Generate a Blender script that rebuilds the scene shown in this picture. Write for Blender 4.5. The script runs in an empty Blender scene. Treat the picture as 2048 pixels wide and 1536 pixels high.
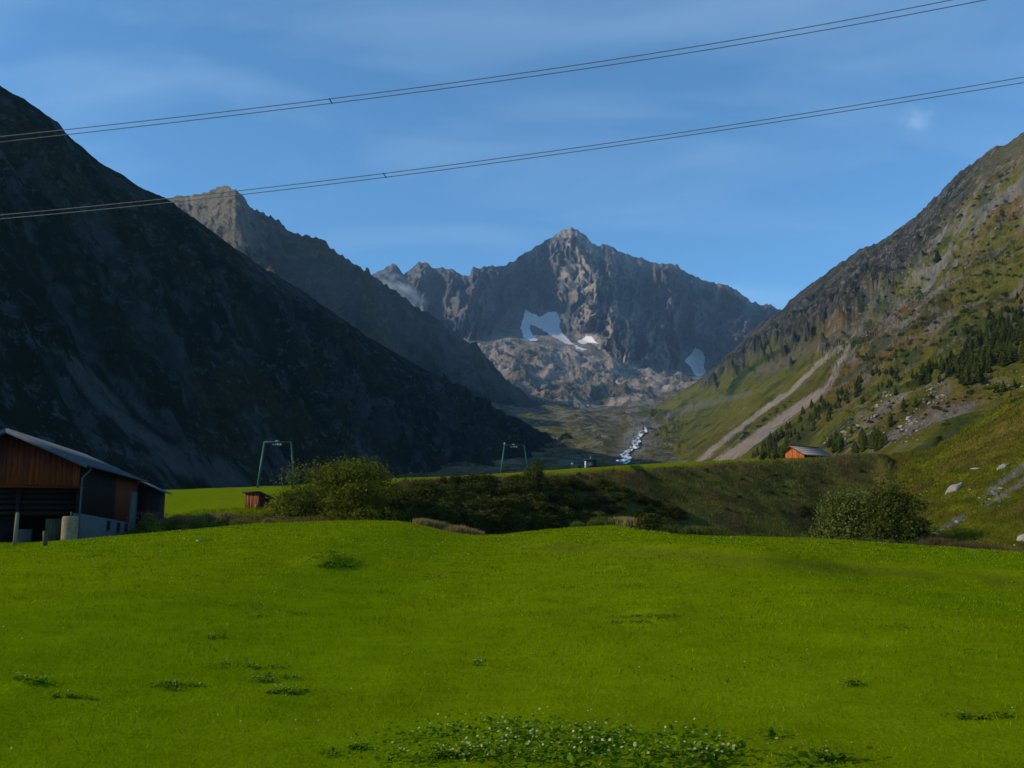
import bpy, math, random
import numpy as np
from mathutils import Vector, Matrix
from mathutils.bvhtree import BVHTree

sc = bpy.context.scene
COL = sc.collection
F, HY, PX0, PY0 = 1900.0, 1060.0, 1024.0, 768.0        # focal length in photo pixels, horizon row, centre
TH = math.atan((HY - PY0) / F)
CT, ST = math.cos(TH), math.sin(TH)

# ------------------------------------------------------------------ camera
cam_d = bpy.data.cameras.new('camera'); cam = bpy.data.objects.new('camera', cam_d); COL.objects.link(cam)
cam_d.sensor_width = 36; cam_d.lens = F / 2048 * 36
cam_d.clip_start = 0.1; cam_d.clip_end = 40000
cam.location = (0, 0, 0); cam.rotation_euler = (math.pi / 2 + TH, 0, 0)
sc.camera = cam

# ------------------------------------------------------------------ sun and sky
SUN_AZ, SUN_EL = math.radians(-100), math.radians(26.5)
S = Vector((math.sin(SUN_AZ) * math.cos(SUN_EL), math.cos(SUN_AZ) * math.cos(SUN_EL), math.sin(SUN_EL)))
sl = bpy.data.lights.new('sun', 'SUN'); so = bpy.data.objects.new('sun', sl); COL.objects.link(so)
sl.energy = 4.0; sl.angle = math.radians(0.53); sl.color = (1.0, 0.86, 0.68)
so.rotation_euler = S.to_track_quat('Z', 'Y').to_euler(); so.location = (-200, -50, 300)
wd = bpy.data.worlds.new('World'); sc.world = wd; wd.use_nodes = True
nt = wd.node_tree; N = nt.nodes; L = nt.links; N.clear()
wo = N.new('ShaderNodeOutputWorld'); bg = N.new('ShaderNodeBackground')
sky = N.new('ShaderNodeTexSky'); sky.sky_type = 'NISHITA'; sky.sun_disc = False
sky.sun_elevation = SUN_EL; sky.sun_rotation = SUN_AZ; sky.altitude = 1600; sky.air_density = 1.0
sky.dust_density = 0.6; sky.ozone_density = 2.5
bg.inputs['Strength'].default_value = 0.15
tc = N.new('ShaderNodeTexCoord')
# thin high cirrus: direction projected on a plane high above the valley
sep = N.new('ShaderNodeSeparateXYZ'); L.new(tc.outputs['Generated'], sep.inputs[0])
mz = N.new('ShaderNodeMath'); mz.operation = 'ADD'; mz.inputs[1].default_value = 0.22; L.new(sep.outputs['Z'], mz.inputs[0])
dv = N.new('ShaderNodeVectorMath'); dv.operation = 'DIVIDE'
cb = N.new('ShaderNodeCombineXYZ')
for i in range(3): L.new(mz.outputs[0], cb.inputs[i])
L.new(tc.outputs['Generated'], dv.inputs[0]); L.new(cb.outputs[0], dv.inputs[1])
mp = N.new('ShaderNodeMapping'); mp.inputs['Rotation'].default_value = (0, 0, math.radians(-38)); mp.inputs['Scale'].default_value = (1.0, 2.6, 1.0)
L.new(dv.outputs[0], mp.inputs['Vector'])
n1 = N.new('ShaderNodeTexNoise'); n1.inputs['Scale'].default_value = 1.5; n1.inputs['Detail'].default_value = 7; n1.inputs['Roughness'].default_value = 0.5; n1.inputs['Distortion'].default_value = 0.6
L.new(mp.outputs[0], n1.inputs['Vector'])
r1 = N.new('ShaderNodeMapRange'); r1.inputs[1].default_value = 0.44; r1.inputs[2].default_value = 0.85; r1.inputs[3].default_value = 0; r1.inputs[4].default_value = 0.34
L.new(n1.outputs['Fac'], r1.inputs[0])
mxc = N.new('ShaderNodeMix'); mxc.data_type = 'RGBA'; mxc.inputs[7].default_value = (3.6, 5.2, 6.9, 1)
tint = N.new('ShaderNodeMix'); tint.data_type = 'RGBA'; tint.blend_type = 'MULTIPLY'; tint.inputs[0].default_value = 1; tint.inputs[7].default_value = (0.66, 1.12, 1.30, 1)
L.new(sky.outputs[0], tint.inputs[6]); L.new(tint.outputs[2], mxc.inputs[6]); 
_d = Vector(((1832 - PX0) / F, CT - (PY0 - 240) / F * ST, ST + (PY0 - 240) / F * CT)).normalized()      # the one small puff of cloud, upper right
nv = N.new('ShaderNodeVectorMath'); nv.operation = 'DISTANCE'; nv.inputs[1].default_value = _d
n2 = N.new('ShaderNodeTexNoise'); n2.inputs['Scale'].default_value = 38; n2.inputs['Detail'].default_value = 6; L.new(tc.outputs['Generated'], n2.inputs['Vector']); L.new(tc.outputs['Generated'], nv.inputs[0])
m4 = N.new('ShaderNodeMapRange'); m4.inputs[1].default_value = 0.019; m4.inputs[2].default_value = 0.0; m4.inputs[4].default_value = 1.3; L.new(nv.outputs['Value'], m4.inputs[0])
m5 = N.new('ShaderNodeMapRange'); m5.inputs[1].default_value = 0.46; m5.inputs[2].default_value = 0.66; m5.inputs[4].default_value = 0.36; L.new(n2.outputs['Fac'], m5.inputs[0])
m6 = N.new('ShaderNodeMath'); m6.operation = 'MULTIPLY'; L.new(m4.outputs[0], m6.inputs[0]); L.new(m5.outputs[0], m6.inputs[1])
m7 = N.new('ShaderNodeMath'); m7.operation = 'ADD'; m7.use_clamp = True; L.new(m6.outputs[0], m7.inputs[0]); L.new(r1.outputs[0], m7.inputs[1]); L.new(m7.outputs[0], mxc.inputs[0])
L.new(mxc.outputs[2], bg.inputs['Color']); L.new(bg.outputs[0], wo.inputs[0])
vs = sc.view_settings; vs.view_transform = 'Standard'; vs.look = 'None'; vs.gamma = 1; vs.use_curve_mapping = False; vs.exposure = 0.0
sc.cycles.use_denoising = True
try: sc.cycles.denoiser = 'OPENIMAGEDENOISE'
except Exception: pass
sc.cycles.max_bounces = 5; sc.cycles.diffuse_bounces = 3; sc.cycles.transparent_max_bounces = 8; sc.cycles.volume_bounces = 0
sc.render.film_transparent = False

# ------------------------------------------------------------------ helpers
rng = np.random.default_rng(7); random.seed(11)

def _h(ix, iy, s):
    h = (ix.astype(np.int64) * 374761393 + iy.astype(np.int64) * 668265263 + s * 974634777) & 0xFFFFFFFF
    h = ((h ^ (h >> 13)) * 1274126177) & 0xFFFFFFFF
    h = ((h ^ (h >> 16)) * 2246822519) & 0xFFFFFFFF
    return (h ^ (h >> 15)) & 0xFFFFFFFF

def noise(x, y, s=0):
    x = np.asarray(x, float); y = np.asarray(y, float)
    ix = np.floor(x); iy = np.floor(y); fx = x - ix; fy = y - iy
    ix = ix.astype(np.int64); iy = iy.astype(np.int64)
    ux = fx * fx * fx * (fx * (fx * 6 - 15) + 10); uy = fy * fy * fy * (fy * (fy * 6 - 15) + 10)
    def g(dx, dy):
        a = _h(ix + dx, iy + dy, s) * (2 * math.pi / 4294967296.0)
        return np.cos(a) * (fx - dx) + np.sin(a) * (fy - dy)
    a = g(0, 0); b = g(1, 0); c = g(0, 1); d = g(1, 1)
    return (a + (b - a) * ux + (c - a) * uy + (a - b - c + d) * ux * uy) * 1.5

def fbm(x, y, o=5, s=0, g=0.5):
    r = 0; a = 1
    for i in range(o):
        r = r + a * noise(x, y, s + i); x = x * 2.03 + 3.1; y = y * 2.03 - 1.7; a *= g
    return r

def ridged(x, y, o=5, s=0, g=0.5):
    r = 0; a = 1; w = 1
    for i in range(o):
        n = 1 - np.abs(noise(x, y, s + i)); n = n * n * w
        r = r + a * n; w = np.clip(n * 1.6, 0, 1); x = x * 2.07 + 5.3; y = y * 2.07 - 2.9; a *= g
    return r

def sst(a, b, x):
    t = np.clip((x - a) / (b - a), 0, 1); return t * t * (3 - 2 * t)

def world(px, py, D):
    a = (np.asarray(px, float) - PX0) / F; b = (PY0 - np.asarray(py, float)) / F
    y = CT - b * ST; k = D / y
    return a * k, D + 0 * a, (ST + b * CT) * k

def proj(x, y, z):
    w = y * CT + z * ST; v = -y * ST + z * CT
    w = np.where(np.abs(w) < 1e-6, 1e-6, w)
    return PX0 + F * x / w, PY0 - F * v / w

def lc(*v): return np.array(v, float)
def mixc(a, b, t):
    t = np.asarray(t)[..., None]; return a * (1 - t) + b * t

def seg(px, py, pts, w0, w1=None):
    """soft coverage of a band round a polyline in map coordinates of the photo"""
    w1 = w0 if w1 is None else w1; best = np.full(px.shape, 9.0); n = len(pts) - 1
    for i in range(n):
        ax, ay = pts[i]; bx, by = pts[i + 1]
        dx, dy = bx - ax, by - ay; t = np.clip(((px - ax) * dx + (py - ay) * dy) / (dx * dx + dy * dy), 0, 1)
        w = w0 + (w1 - w0) * (i + t) / n
        best = np.minimum(best, np.hypot(px - ax - t * dx, py - ay - t * dy) / w)
    return best

def inpoly(px, py, poly):
    r = np.zeros(np.shape(px), bool); n = len(poly)
    for i in range(n):
        x1, y1 = poly[i]; x2, y2 = poly[(i + 1) % n]
        if y1 == y2: continue
        c = ((y1 > py) != (y2 > py)) & (px < (x2 - x1) * (py - y1) / (y2 - y1) + x1); r ^= c
    return r

def blur(a, s, axis):
    if s <= 0: return a
    n = int(3 * s) + 1; k = np.exp(-0.5 * (np.arange(-n, n + 1) / s) ** 2); k /= k.sum()
    pad = [(0, 0)] * a.ndim; pad[axis] = (n, n); p = np.pad(a, pad, mode='reflect', reflect_type='odd')
    out = np.zeros_like(a); m = a.shape[axis]
    for i, kk in enumerate(k):
        sl_ = [slice(None)] * a.ndim; sl_[axis] = slice(i, i + m); out += kk * p[tuple(sl_)]
    return out

def tag(o, label=None, cat=None, group=None, kind=None):
    if label: o['label'] = label
    if cat: o['category'] = cat
    if group: o['group'] = group
    if kind: o['kind'] = kind
    return o

def mk(name, V, Fc, mat=None, parent=None, col=None, smooth=False, link=True):
    """mesh object from arrays: V (n,3); Fc (m,k) array, or a list of such arrays, or a ragged list"""
    me = bpy.data.meshes.new(name)
    V = np.ascontiguousarray(V, dtype=np.float32)
    if isinstance(Fc, np.ndarray): Fc = [Fc]
    if len(Fc) and not isinstance(Fc[0], np.ndarray):
        tot = np.array([len(f) for f in Fc], np.int32); idx = np.array([i for f in Fc for i in f], np.int32)
    else:
        tot = np.concatenate([np.full(len(f), f.shape[1], np.int32) for f in Fc]) if len(Fc) else np.zeros(0, np.int32)
        idx = np.concatenate([f.reshape(-1) for f in Fc]).astype(np.int32) if len(Fc) else np.zeros(0, np.int32)
    me.vertices.add(len(V)); me.vertices.foreach_set('co', V.reshape(-1))
    me.loops.add(len(idx)); me.loops.foreach_set('vertex_index', idx)
    me.polygons.add(len(tot)); st = np.concatenate([[0], np.cumsum(tot)[:-1]]).astype(np.int32)
    me.polygons.foreach_set('loop_start', st); me.polygons.foreach_set('loop_total', tot)
    me.update(calc_edges=True)
    if smooth: me.polygons.foreach_set('use_smooth', np.ones(len(tot), bool))
    if col is not None:
        ca = me.color_attributes.new('col', 'FLOAT_COLOR', 'POINT')
        c4 = np.ones((len(V), 4), np.float32); c4[:, 3] = 0; col = np.asarray(col); c4[:, :col.shape[1]] = col; ca.data.foreach_set('color', c4.reshape(-1))
    if mat: me.materials.append(mat)
    o = bpy.data.objects.new(name, me)
    if link: COL.objects.link(o)
    if parent: o.parent = parent
    return o

def empty(name, loc, rz=0):
    o = bpy.data.objects.new(name, None); COL.objects.link(o); o.location = loc; o.rotation_euler = (0, 0, rz)
    o.empty_display_size = 0.3; return o

def copy_tree(o, parent=None):
    c = o.copy(); COL.objects.link(c)
    if parent: c.parent = parent
    for ch in list(o.children): copy_tree(ch, c)
    return c

# ------------------------------------------------------------------ materials
def mat_new(name):
    m = bpy.data.materials.new(name); m.use_nodes = True; t = m.node_tree; t.nodes.clear()
    out = t.nodes.new('ShaderNodeOutputMaterial'); b = t.nodes.new('ShaderNodeBsdfPrincipled')
    t.links.new(b.outputs[0], out.inputs[0]); b.inputs['Roughness'].default_value = 0.9
    b.inputs['Specular IOR Level'].default_value = 0.15
    return m, t, b

def terrain_mat(name, s1, s2, bump, dist, var=0.35, rough=0.95, s3=None, spk=(0.24, 0.21, 0.17), shr=(0.020, 0.028, 0.009)):
    """vertex colour broken up by two scales of noise, with fine relief as bump"""
    m, t, b = mat_new(name); n = t.nodes; l = t.links
    at = n.new('ShaderNodeAttribute'); at.attribute_name = 'col'
    tc = n.new('ShaderNodeTexCoord')
    a = n.new('ShaderNodeTexNoise'); a.inputs['Scale'].default_value = s1; a.inputs['Detail'].default_value = 6; a.inputs['Roughness'].default_value = 0.62
    c = n.new('ShaderNodeTexNoise'); c.inputs['Scale'].default_value = s2; c.inputs['Detail'].default_value = 5; c.inputs['Roughness'].default_value = 0.7
    l.new(tc.outputs['Object'], a.inputs['Vector']); l.new(tc.outputs['Object'], c.inputs['Vector'])
    ad = n.new('ShaderNodeMath'); ad.operation = 'ADD'; l.new(a.outputs['Fac'], ad.inputs[0]); l.new(c.outputs['Fac'], ad.inputs[1])
    mr = n.new('ShaderNodeMapRange'); mr.inputs[1].default_value = 0.65; mr.inputs[2].default_value = 1.35
    mr.inputs[3].default_value = 1 - var; mr.inputs[4].default_value = 1 + var; l.new(ad.outputs[0], mr.inputs[0])
    vm = n.new('ShaderNodeVectorMath'); vm.operation = 'SCALE'; l.new(at.outputs['Color'], vm.inputs[0]); l.new(mr.outputs[0], vm.inputs['Scale'])
    b.inputs['Specular IOR Level'].default_value = 0.0
    src = vm.outputs[0]
    if s3:
        for sc_, col_, lo, sd in ((s3, spk, 0.55, 0.0), (s3 * 0.8, shr, 0.56, 57.0), (s3 * 2.7, spk, 0.60, 91.0)):
            mpn = n.new('ShaderNodeMapping'); mpn.inputs['Location'].default_value = (sd, sd * .7, sd * .3); l.new(tc.outputs['Object'], mpn.inputs[0])
            q = n.new('ShaderNodeTexNoise'); q.inputs['Scale'].default_value = sc_; q.inputs['Detail'].default_value = 5; q.inputs['Roughness'].default_value = 0.68; l.new(mpn.outputs[0], q.inputs['Vector'])
            w = n.new('ShaderNodeMapRange'); w.inputs[1].default_value = lo; w.inputs[2].default_value = lo + .07; l.new(q.outputs['Fac'], w.inputs[0])
            k = n.new('ShaderNodeMath'); k.operation = 'MULTIPLY'; l.new(w.outputs[0], k.inputs[0]); l.new(at.outputs['Alpha'], k.inputs[1])
            mx = n.new('ShaderNodeMix'); mx.data_type = 'RGBA'; mx.inputs[7].default_value = (*col_, 1); l.new(k.outputs[0], mx.inputs[0]); l.new(src, mx.inputs[6]); src = mx.outputs[2]
    l.new(src, b.inputs['Base Color']); b.inputs['Roughness'].default_value = rough
    bp = n.new('ShaderNodeBump'); bp.inputs['Strength'].default_value = bump; bp.inputs['Distance'].default_value = dist
    l.new(ad.outputs[0], bp.inputs['Height']); l.new(bp.outputs[0], b.inputs['Normal'])
    return m

def leaf_mat(name, tr=0.35, rough=0.6):
    m = bpy.data.materials.new(name); m.use_nodes = True; t = m.node_tree; n = t.nodes; l = t.links; n.clear()
    out = n.new('ShaderNodeOutputMaterial'); d = n.new('ShaderNodeBsdfDiffuse'); tl = n.new('ShaderNodeBsdfTranslucent'); mx = n.new('ShaderNodeMixShader')
    at = n.new('ShaderNodeAttribute'); at.attribute_name = 'col'; mx.inputs[0].default_value = tr
    oi = n.new('ShaderNodeObjectInfo'); mr = n.new('ShaderNodeMapRange'); mr.inputs[3].default_value = 0.75; mr.inputs[4].default_value = 1.25
    l.new(oi.outputs['Random'], mr.inputs[0])
    vm = n.new('ShaderNodeVectorMath'); vm.operation = 'SCALE'; l.new(at.outputs['Color'], vm.inputs[0]); l.new(mr.outputs[0], vm.inputs['Scale'])
    l.new(vm.outputs[0], d.inputs[0]); l.new(vm.outputs[0], tl.inputs[0]); l.new(d.outputs[0], mx.inputs[1]); l.new(tl.outputs[0], mx.inputs[2])
    l.new(mx.outputs[0], out.inputs[0]); return m

def simple_mat(name, colr, scale=4, var=0.3, rough=0.8, stretch=(1, 1, 1), bump=0.2, metal=0, spec=0.2, obj_var=0.0):
    m, t, b = mat_new(name); n = t.nodes; l = t.links
    tc = n.new('ShaderNodeTexCoord'); mp = n.new('ShaderNodeMapping'); mp.inputs['Scale'].default_value = stretch
    a = n.new('ShaderNodeTexNoise'); a.inputs['Scale'].default_value = scale; a.inputs['Detail'].default_value = 6; a.inputs['Roughness'].default_value = 0.65
    l.new(tc.outputs['Object'], mp.inputs[0]); l.new(mp.outputs[0], a.inputs['Vector'])
    mr = n.new('ShaderNodeMapRange'); mr.inputs[1].default_value = 0.3; mr.inputs[2].default_value = 0.7; mr.inputs[3].default_value = 1 - var; mr.inputs[4].default_value = 1 + var
    l.new(a.outputs['Fac'], mr.inputs[0])
    oi = n.new('ShaderNodeObjectInfo'); m2 = n.new('ShaderNodeMapRange'); m2.inputs[3].default_value = 1 - obj_var; m2.inputs[4].default_value = 1 + obj_var
    l.new(oi.outputs['Random'], m2.inputs[0]); mu = n.new('ShaderNodeMath'); mu.operation = 'MULTIPLY'; l.new(mr.outputs[0], mu.inputs[0]); l.new(m2.outputs[0], mu.inputs[1])
    rgb = n.new('ShaderNodeRGB'); rgb.outputs[0].default_value = (*colr, 1)
    vm = n.new('ShaderNodeVectorMath'); vm.operation = 'SCALE'; l.new(rgb.outputs[0], vm.inputs[0]); l.new(mu.outputs[0], vm.inputs['Scale'])
    l.new(vm.outputs[0], b.inputs['Base Color'])
    bp = n.new('ShaderNodeBump'); bp.inputs['Strength'].default_value = bump; bp.inputs['Distance'].default_value = 0.02
    l.new(a.outputs['Fac'], bp.inputs['Height']); l.new(bp.outputs[0], b.inputs['Normal'])
    b.inputs['Roughness'].default_value = rough; b.inputs['Metallic'].default_value = metal; b.inputs['Specular IOR Level'].default_value = spec
    return m
# ------------------------------------------------------------------ large terrain
JAG = 0.0
def chain(knots, pxs, rows, rsm, K0=None):
    """knots: polylines [(px, depth, row)...] from near to far -> grid of world positions"""
    pts = []
    for (kn, sm) in knots:
        if callable(kn): pts.append(np.stack(kn(pxs), -1)); continue
        kx = [k[0] for k in kn]
        D = np.interp(pxs, kx, [k[1] for k in kn]); py = np.interp(pxs, kx, [k[2] for k in kn])
        if sm: D = blur(D, sm, 0); py = blur(py, sm, 0)
        if 0 < sm < 1: py = py - JAG * (ridged(pxs / 17.0, pxs * 0 + .3, 4, 900, .6) - .9)
        pts.append(np.stack(world(pxs, py, D), -1))
    out = []; st = []
    for i, r in enumerate(rows):
        t = np.linspace(0, 1, r, endpoint=False)[:, None, None]
        st.append(sum(len(o) for o in out)); out.append(pts[i][None] * (1 - t) + pts[i + 1][None] * t)
    st.append(sum(len(o) for o in out)); out.append(pts[-1][None])
    P = np.concatenate(out, 0)
    return P, st

def grid_faces(nr, nc):
    i = np.arange(nr * nc).reshape(nr, nc)
    return np.stack([i[:-1, :-1], i[:-1, 1:], i[1:, 1:], i[1:, :-1]], -1).reshape(-1, 4)

def grid_obj(name, P, C, mat, smooth=True):
    nr, nc = P.shape[:2]
    return mk(name, P.reshape(-1, 3), grid_faces(nr, nc), mat, None, C.reshape(-1, C.shape[-1]), smooth)

BVH = []
def wa(C, a): return np.concatenate([C, np.clip(a + 0 * C[..., 0], 0, 1)[..., None]], -1)
def add_bvh(P):
    nr, nc = P.shape[:2]
    BVH.append(BVHTree.FromPolygons([tuple(v) for v in P.reshape(-1, 3).tolist()], grid_faces(nr, nc).tolist()))

def hit(px, py, which=None):
    x, y, z = world(px, py, 1.0); d = Vector((float(x), float(y), float(z))).normalized(); best = None
    for b in (BVH if which is None else [BVH[i] for i in which]):
        r = b.ray_cast(Vector((0, 0, 0)), d)
        if r[0] is not None and (best is None or r[3] < best[1]): best = (r[0], r[3], r[1])
    return (best[0], best[2]) if best else (None, None)

def drop(x, y, which):
    best = None
    for i in which:
        r = BVH[i].ray_cast(Vector((x, y, 2500)), Vector((0, 0, -1)))
        if r[0] is not None and (best is None or r[0].z > best.z): best = r[0]
    return best

GRASS = lc(0.116, 0.172, 0.0015); GRASS2 = lc(0.148, 0.188, 0.002); OLIVE = lc(0.105, 0.098, 0.018); BROWN = lc(0.098, 0.062, 0.022)
DKGREEN = lc(0.030, 0.046, 0.010); ROCK = lc(0.235, 0.21, 0.175); ROCK2 = lc(0.15, 0.14, 0.13); SCREE = lc(0.30, 0.265, 0.225)
TAN = lc(0.30, 0.205, 0.07)

# --- the near ground: meadow, gully, embankment, plateau, valley floor, one continuous surface
pxs = np.concatenate([np.arange(-900, -40, 30), np.arange(-40, 2090, 4), np.arange(2090, 2900, 30)]).astype(float)
crest_px = [-900, 0, 170, 270, 400, 520, 640, 700, 800, 850, 900, 950, 1000, 1100, 1180, 1225, 1260, 1310, 1400, 1500, 1600, 1700, 1850, 1950, 2048, 2900]
crest_py = [1082, 1077, 1078, 1074, 1058, 1047, 1042, 1040, 1041, 1050, 1062, 1070, 1070, 1060, 1052, 1050, 1056, 1068, 1073, 1074, 1076, 1081, 1092, 1108, 1119, 1150]
def K0(p): return (p - PX0) / F * 52, p * 0 - 14.0, p * 0 - 1.95
def K1(p):
    D = np.interp(p, [-900, 0, 330, 800, 1300, 1700, 2048, 2900], [62, 62, 62, 62, 60, 56, 50, 45])
    return world(p, blur(np.interp(p, crest_px, crest_py), 1.5, 0), D)
kK = [
 (K0, 0), (K1, 0),
 ([(-900, 70, 1070), (0, 70, 1072), (330, 68, 1064), (550, 68, 1047), (740, 68, 1052), (820, 70, 1075), (950, 71, 1105), (1150, 72, 1110), (1300, 72, 1120), (1500, 72, 1130), (1650, 72, 1130), (1760, 70, 1130), (1850, 60, 1110), (2048, 55, 1128), (2900, 50, 1180)], 4),
 ([(-900, 90, 1050), (0, 90, 1050), (330, 78, 1046), (550, 78, 1030), (740, 80, 1040), (820, 84, 1060), (950, 86, 1095), (1150, 95, 1100), (1300, 102, 1100), (1500, 110, 1100), (1650, 118, 1095), (1755, 118, 1085), (1790, 95, 1085), (1850, 75, 1085), (2048, 70, 1085), (2900, 60, 1040)], 3),
 ([(-900, 110, 1020), (0, 110, 1020), (330, 88, 1032), (550, 90, 1012), (740, 92, 985), (800, 98, 962), (950, 103, 954), (1020, 107, 951), (1060, 108, 948), (1150, 114, 943), (1250, 120, 936), (1350, 127, 929), (1500, 136, 921), (1600, 142, 917), (1650, 146, 914), (1700, 149, 909), (1745, 152, 906), (1770, 153, 909), (1790, 148, 938), (1815, 125, 950), (1850, 112, 968), (2048, 110, 900), (2900, 100, 600)], 1.2),
 ([(-900, 160, 985), (0, 160, 985), (330, 160, 978), (450, 160, 975), (550, 160, 970), (700, 165, 962), (800, 168, 957), (950, 178, 950), (1060, 180, 944), (1150, 185, 937.5), (1250, 190, 931), (1350, 195, 925), (1500, 200, 918.5), (1650, 200, 914), (1760, 185, 909), (1790, 170, 906), (1860, 165, 902), (1880, 165, 885), (1950, 165, 846), (2048, 160, 785), (2900, 150, 350)], 1.5),
 ([(-900, 330, 1010), (0, 330, 1010), (800, 330, 985), (1150, 330, 965), (1500, 330, 950), (1760, 300, 940), (1860, 280, 925), (1950, 270, 905), (2048, 260, 880), (2900, 240, 700)], 4),
 ([(-900, 700, 980), (1000, 700, 958), (1150, 700, 950), (1300, 700, 946), (1500, 700, 946), (2900, 700, 946)], 4),
 ([(-900, 1200, 930), (1000, 1150, 925), (1150, 1150, 918), (1300, 1150, 918), (1500, 1150, 915), (2900, 1150, 915)], 4),
 ([(-900, 1700, 870), (1000, 1700, 872), (1150, 1700, 870), (1300, 1700, 866), (1500, 1700, 866), (2900, 1700, 866)], 4),
 ([(-900, 2150, 812), (950, 2150, 808), (1050, 2150, 815), (1110, 2150, 818), (1180, 2150, 820), (1240, 2150, 826), (1300, 2150, 836), (1500, 2150, 840), (2900, 2150, 840)], 1.5),
 ([(-900, 2900, 860), (2900, 2900, 860)], 0),
]
rows = [130, 26, 24, 60, 40, 26, 20, 30, 40, 60, 12]
P, st = chain(kK, pxs, rows, 0)
P = P.copy()
P[2:] = blur(P, 1.6, 0)[2:]
X, Y, Z = P[..., 0], P[..., 1], P[..., 2]
# undulation of the meadow: old terrace step, mounds, tufts
Zn = Z.copy(); near = 1 - sst(52, 66, Y)
ppx, ppy = proj(X, Y, Z)
terr = seg(ppx, ppy, [(880, 1090), (1000, 1098), (1200, 1108), (1400, 1122), (1600, 1138), (1800, 1156), (2048, 1172), (2300, 1190)], 10, 14)
ty = np.interp(ppx, [900, 1000, 1200, 1400, 1600, 1800, 2048, 2300], [1092, 1098, 1106, 1122, 1138, 1156, 1172, 1190])
amp = sst(900, 1120, ppx) * near
Zn += 0.30 * amp * (1 - sst(-7, 7, ppy - ty)) * sst(-75, -8, ppy - ty)
Zn += near * (0.038 * fbm(X / 9, Y / 9, 4, 21) + 0.026 * fbm(X / 1.3, Y / 1.3, 4, 31))
md = np.exp(-(((ppx - 660) / 58) ** 2 + ((ppy - 1128) / 13) ** 2) ** 1.4); Zn += 0.22 * md * near * (1 + 0.4 * noise(X * 1.5, Y * 1.5, 3))
for (mx_, my_, mw, mh) in [(1310, 1232, 45, 0.10), (360, 1375, 40, 0.05), (65, 1362, 25, 0.06), (560, 1380, 50, 0.05), (390, 1080, 14, 0.1)]:
    Zn += mh * np.exp(-(((ppx - mx_) / mw) ** 2 + ((ppy - my_) / 9) ** 2))
# rough ground beyond
mid = sst(64, 80, Y) * (1 - sst(600, 900, Y)); bankz = sst(st[2] - 4, st[3], np.arange(P.shape[0]))[:, None] * (1 - sst(st[4] - 8, st[4] + 4, np.arange(P.shape[0]))[:, None])
Zn += mid * (0.18 * fbm(X / 14, Y / 14, 4, 41)) * (1 - bankz * 0.3) + bankz * (0.5 * fbm(X / 11, Y / 11, 5, 51)) * (1 - 0.5 * sst(1100, 1300, ppx))
hill = sst(1775, 1850, ppx) * sst(64, 85, Y) * (1 - sst(300, 400, Y))
Zn += hill * (0.9 * fbm(X / 16, Y / 22, 5, 61) + 0.22 * fbm(X / 2.5, Y / 2.5, 3, 66))
far = sst(400, 1000, Y)
Zn += far * (7 * (ridged(X / 140, Y / 140, 6, 71) - 0.9) * (0.3 + sst(900, 1600, Y)) + 4 * fbm(X / 60, Y / 60, 4, 77))
P[..., 2] = Zn
ppx, ppy = proj(X, Y, Zn)
# colours
n_a = fbm(X / 7, Y / 7, 5, 81); n_b = fbm(X / 1.3, Y / 1.3, 3, 86); n_c = fbm(X / 30, Y / 30, 5, 91)
C = mixc(GRASS, GRASS2, .25 + .5 * sst(-0.6, 0.6, n_a))
C = C * (1 + 0.13 * n_b)[..., None]
C = mixc(C, lc(0.085, 0.095, 0.006), 0.8 * amp * np.exp(-((ppy - ty + 8) / 13) ** 2) * sst(-0.9, 0.3, n_b + n_a))  # low-lit slope of the terrace step painted in as a duller olive band
rowi = np.arange(P.shape[0])[:, None] + 0 * X
t_edge = sst(st[1] - 3, st[1] + 3, rowi + 2.0 * n_b)
rough = mixc(mixc(OLIVE * 1.05, BROWN * 1.05, sst(-0.35, 0.6, fbm(X / 6, Y / 6, 5, 95))), DKGREEN * .9, 0.65 * sst(-0.2, 0.55, fbm(X / 4, Y / 4, 5, 97)))
leftbelt = 1 - sst(560, 800, ppx)
C2 = mixc(rough, GRASS2 * lc(1.0, 0.95, 1.2), sst(st[4] - 3, st[4] + 2, rowi + 3 * n_a) * (1 - sst(1500, 1720, ppx)))
C2 = mixc(C2, GRASS2, leftbelt * sst(st[3] - 1, st[3] + 8, rowi + 3 * n_a))
lip = np.exp(-((rowi - st[4] + 3) / 4.5) ** 2) * sst(780, 900, ppx)
C2 = mixc(C2, TAN * lc(.62, .6, .6), 0.55 * lip * sst(-0.4, 0.4, n_b))
C2 = mixc(C2, lc(0.115, 0.125, 0.020), sst(st[5] - 14, st[5], rowi) * sst(1450, 1700, ppx) * (1 - sst(1720, 1800, ppx)))
fh = fbm((X * 0.8 + Y * 0.3) / 5, (Y * 0.8 - X * .3) / 12, 5, 101)
hc = mixc(lc(0.130, 0.130, 0.008), lc(0.140, 0.102, 0.018), sst(-0.35, 0.45, fh)); hc = mixc(hc, lc(0.050, 0.062, 0.007), 0.6 * sst(-0.05, 0.6, fbm(X / 3, Y / 3, 5, 105, .6)))
hc = mixc(hc, BROWN * 1.3, 0.6 * sst(1085, 1112, ppy) * sst(1840, 1900, ppx))
er = np.maximum.reduce([1 - sst(0.5, 1.1, seg(ppx, ppy, [(2048, 935), (2010, 960), (1975, 985)], 9, 7) + 0.6 * n_b),
                        1 - sst(0.5, 1.1, seg(ppx, ppy, [(2060, 950), (2020, 985), (1975, 1010)], 7, 4) + 0.6 * n_b),
                        1 - sst(0.5, 1.1, seg(ppx, ppy, [(1925, 1035), (1880, 1058)], 7, 4) + 0.6 * n_b)])
hc = mixc(hc, SCREE * .8, 0.55 * er)
C2 = mixc(C2, hc, sst(1770, 1800, ppx + 10 * n_b) * sst(st[2] - 6, st[2] + 4, rowi))
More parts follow.
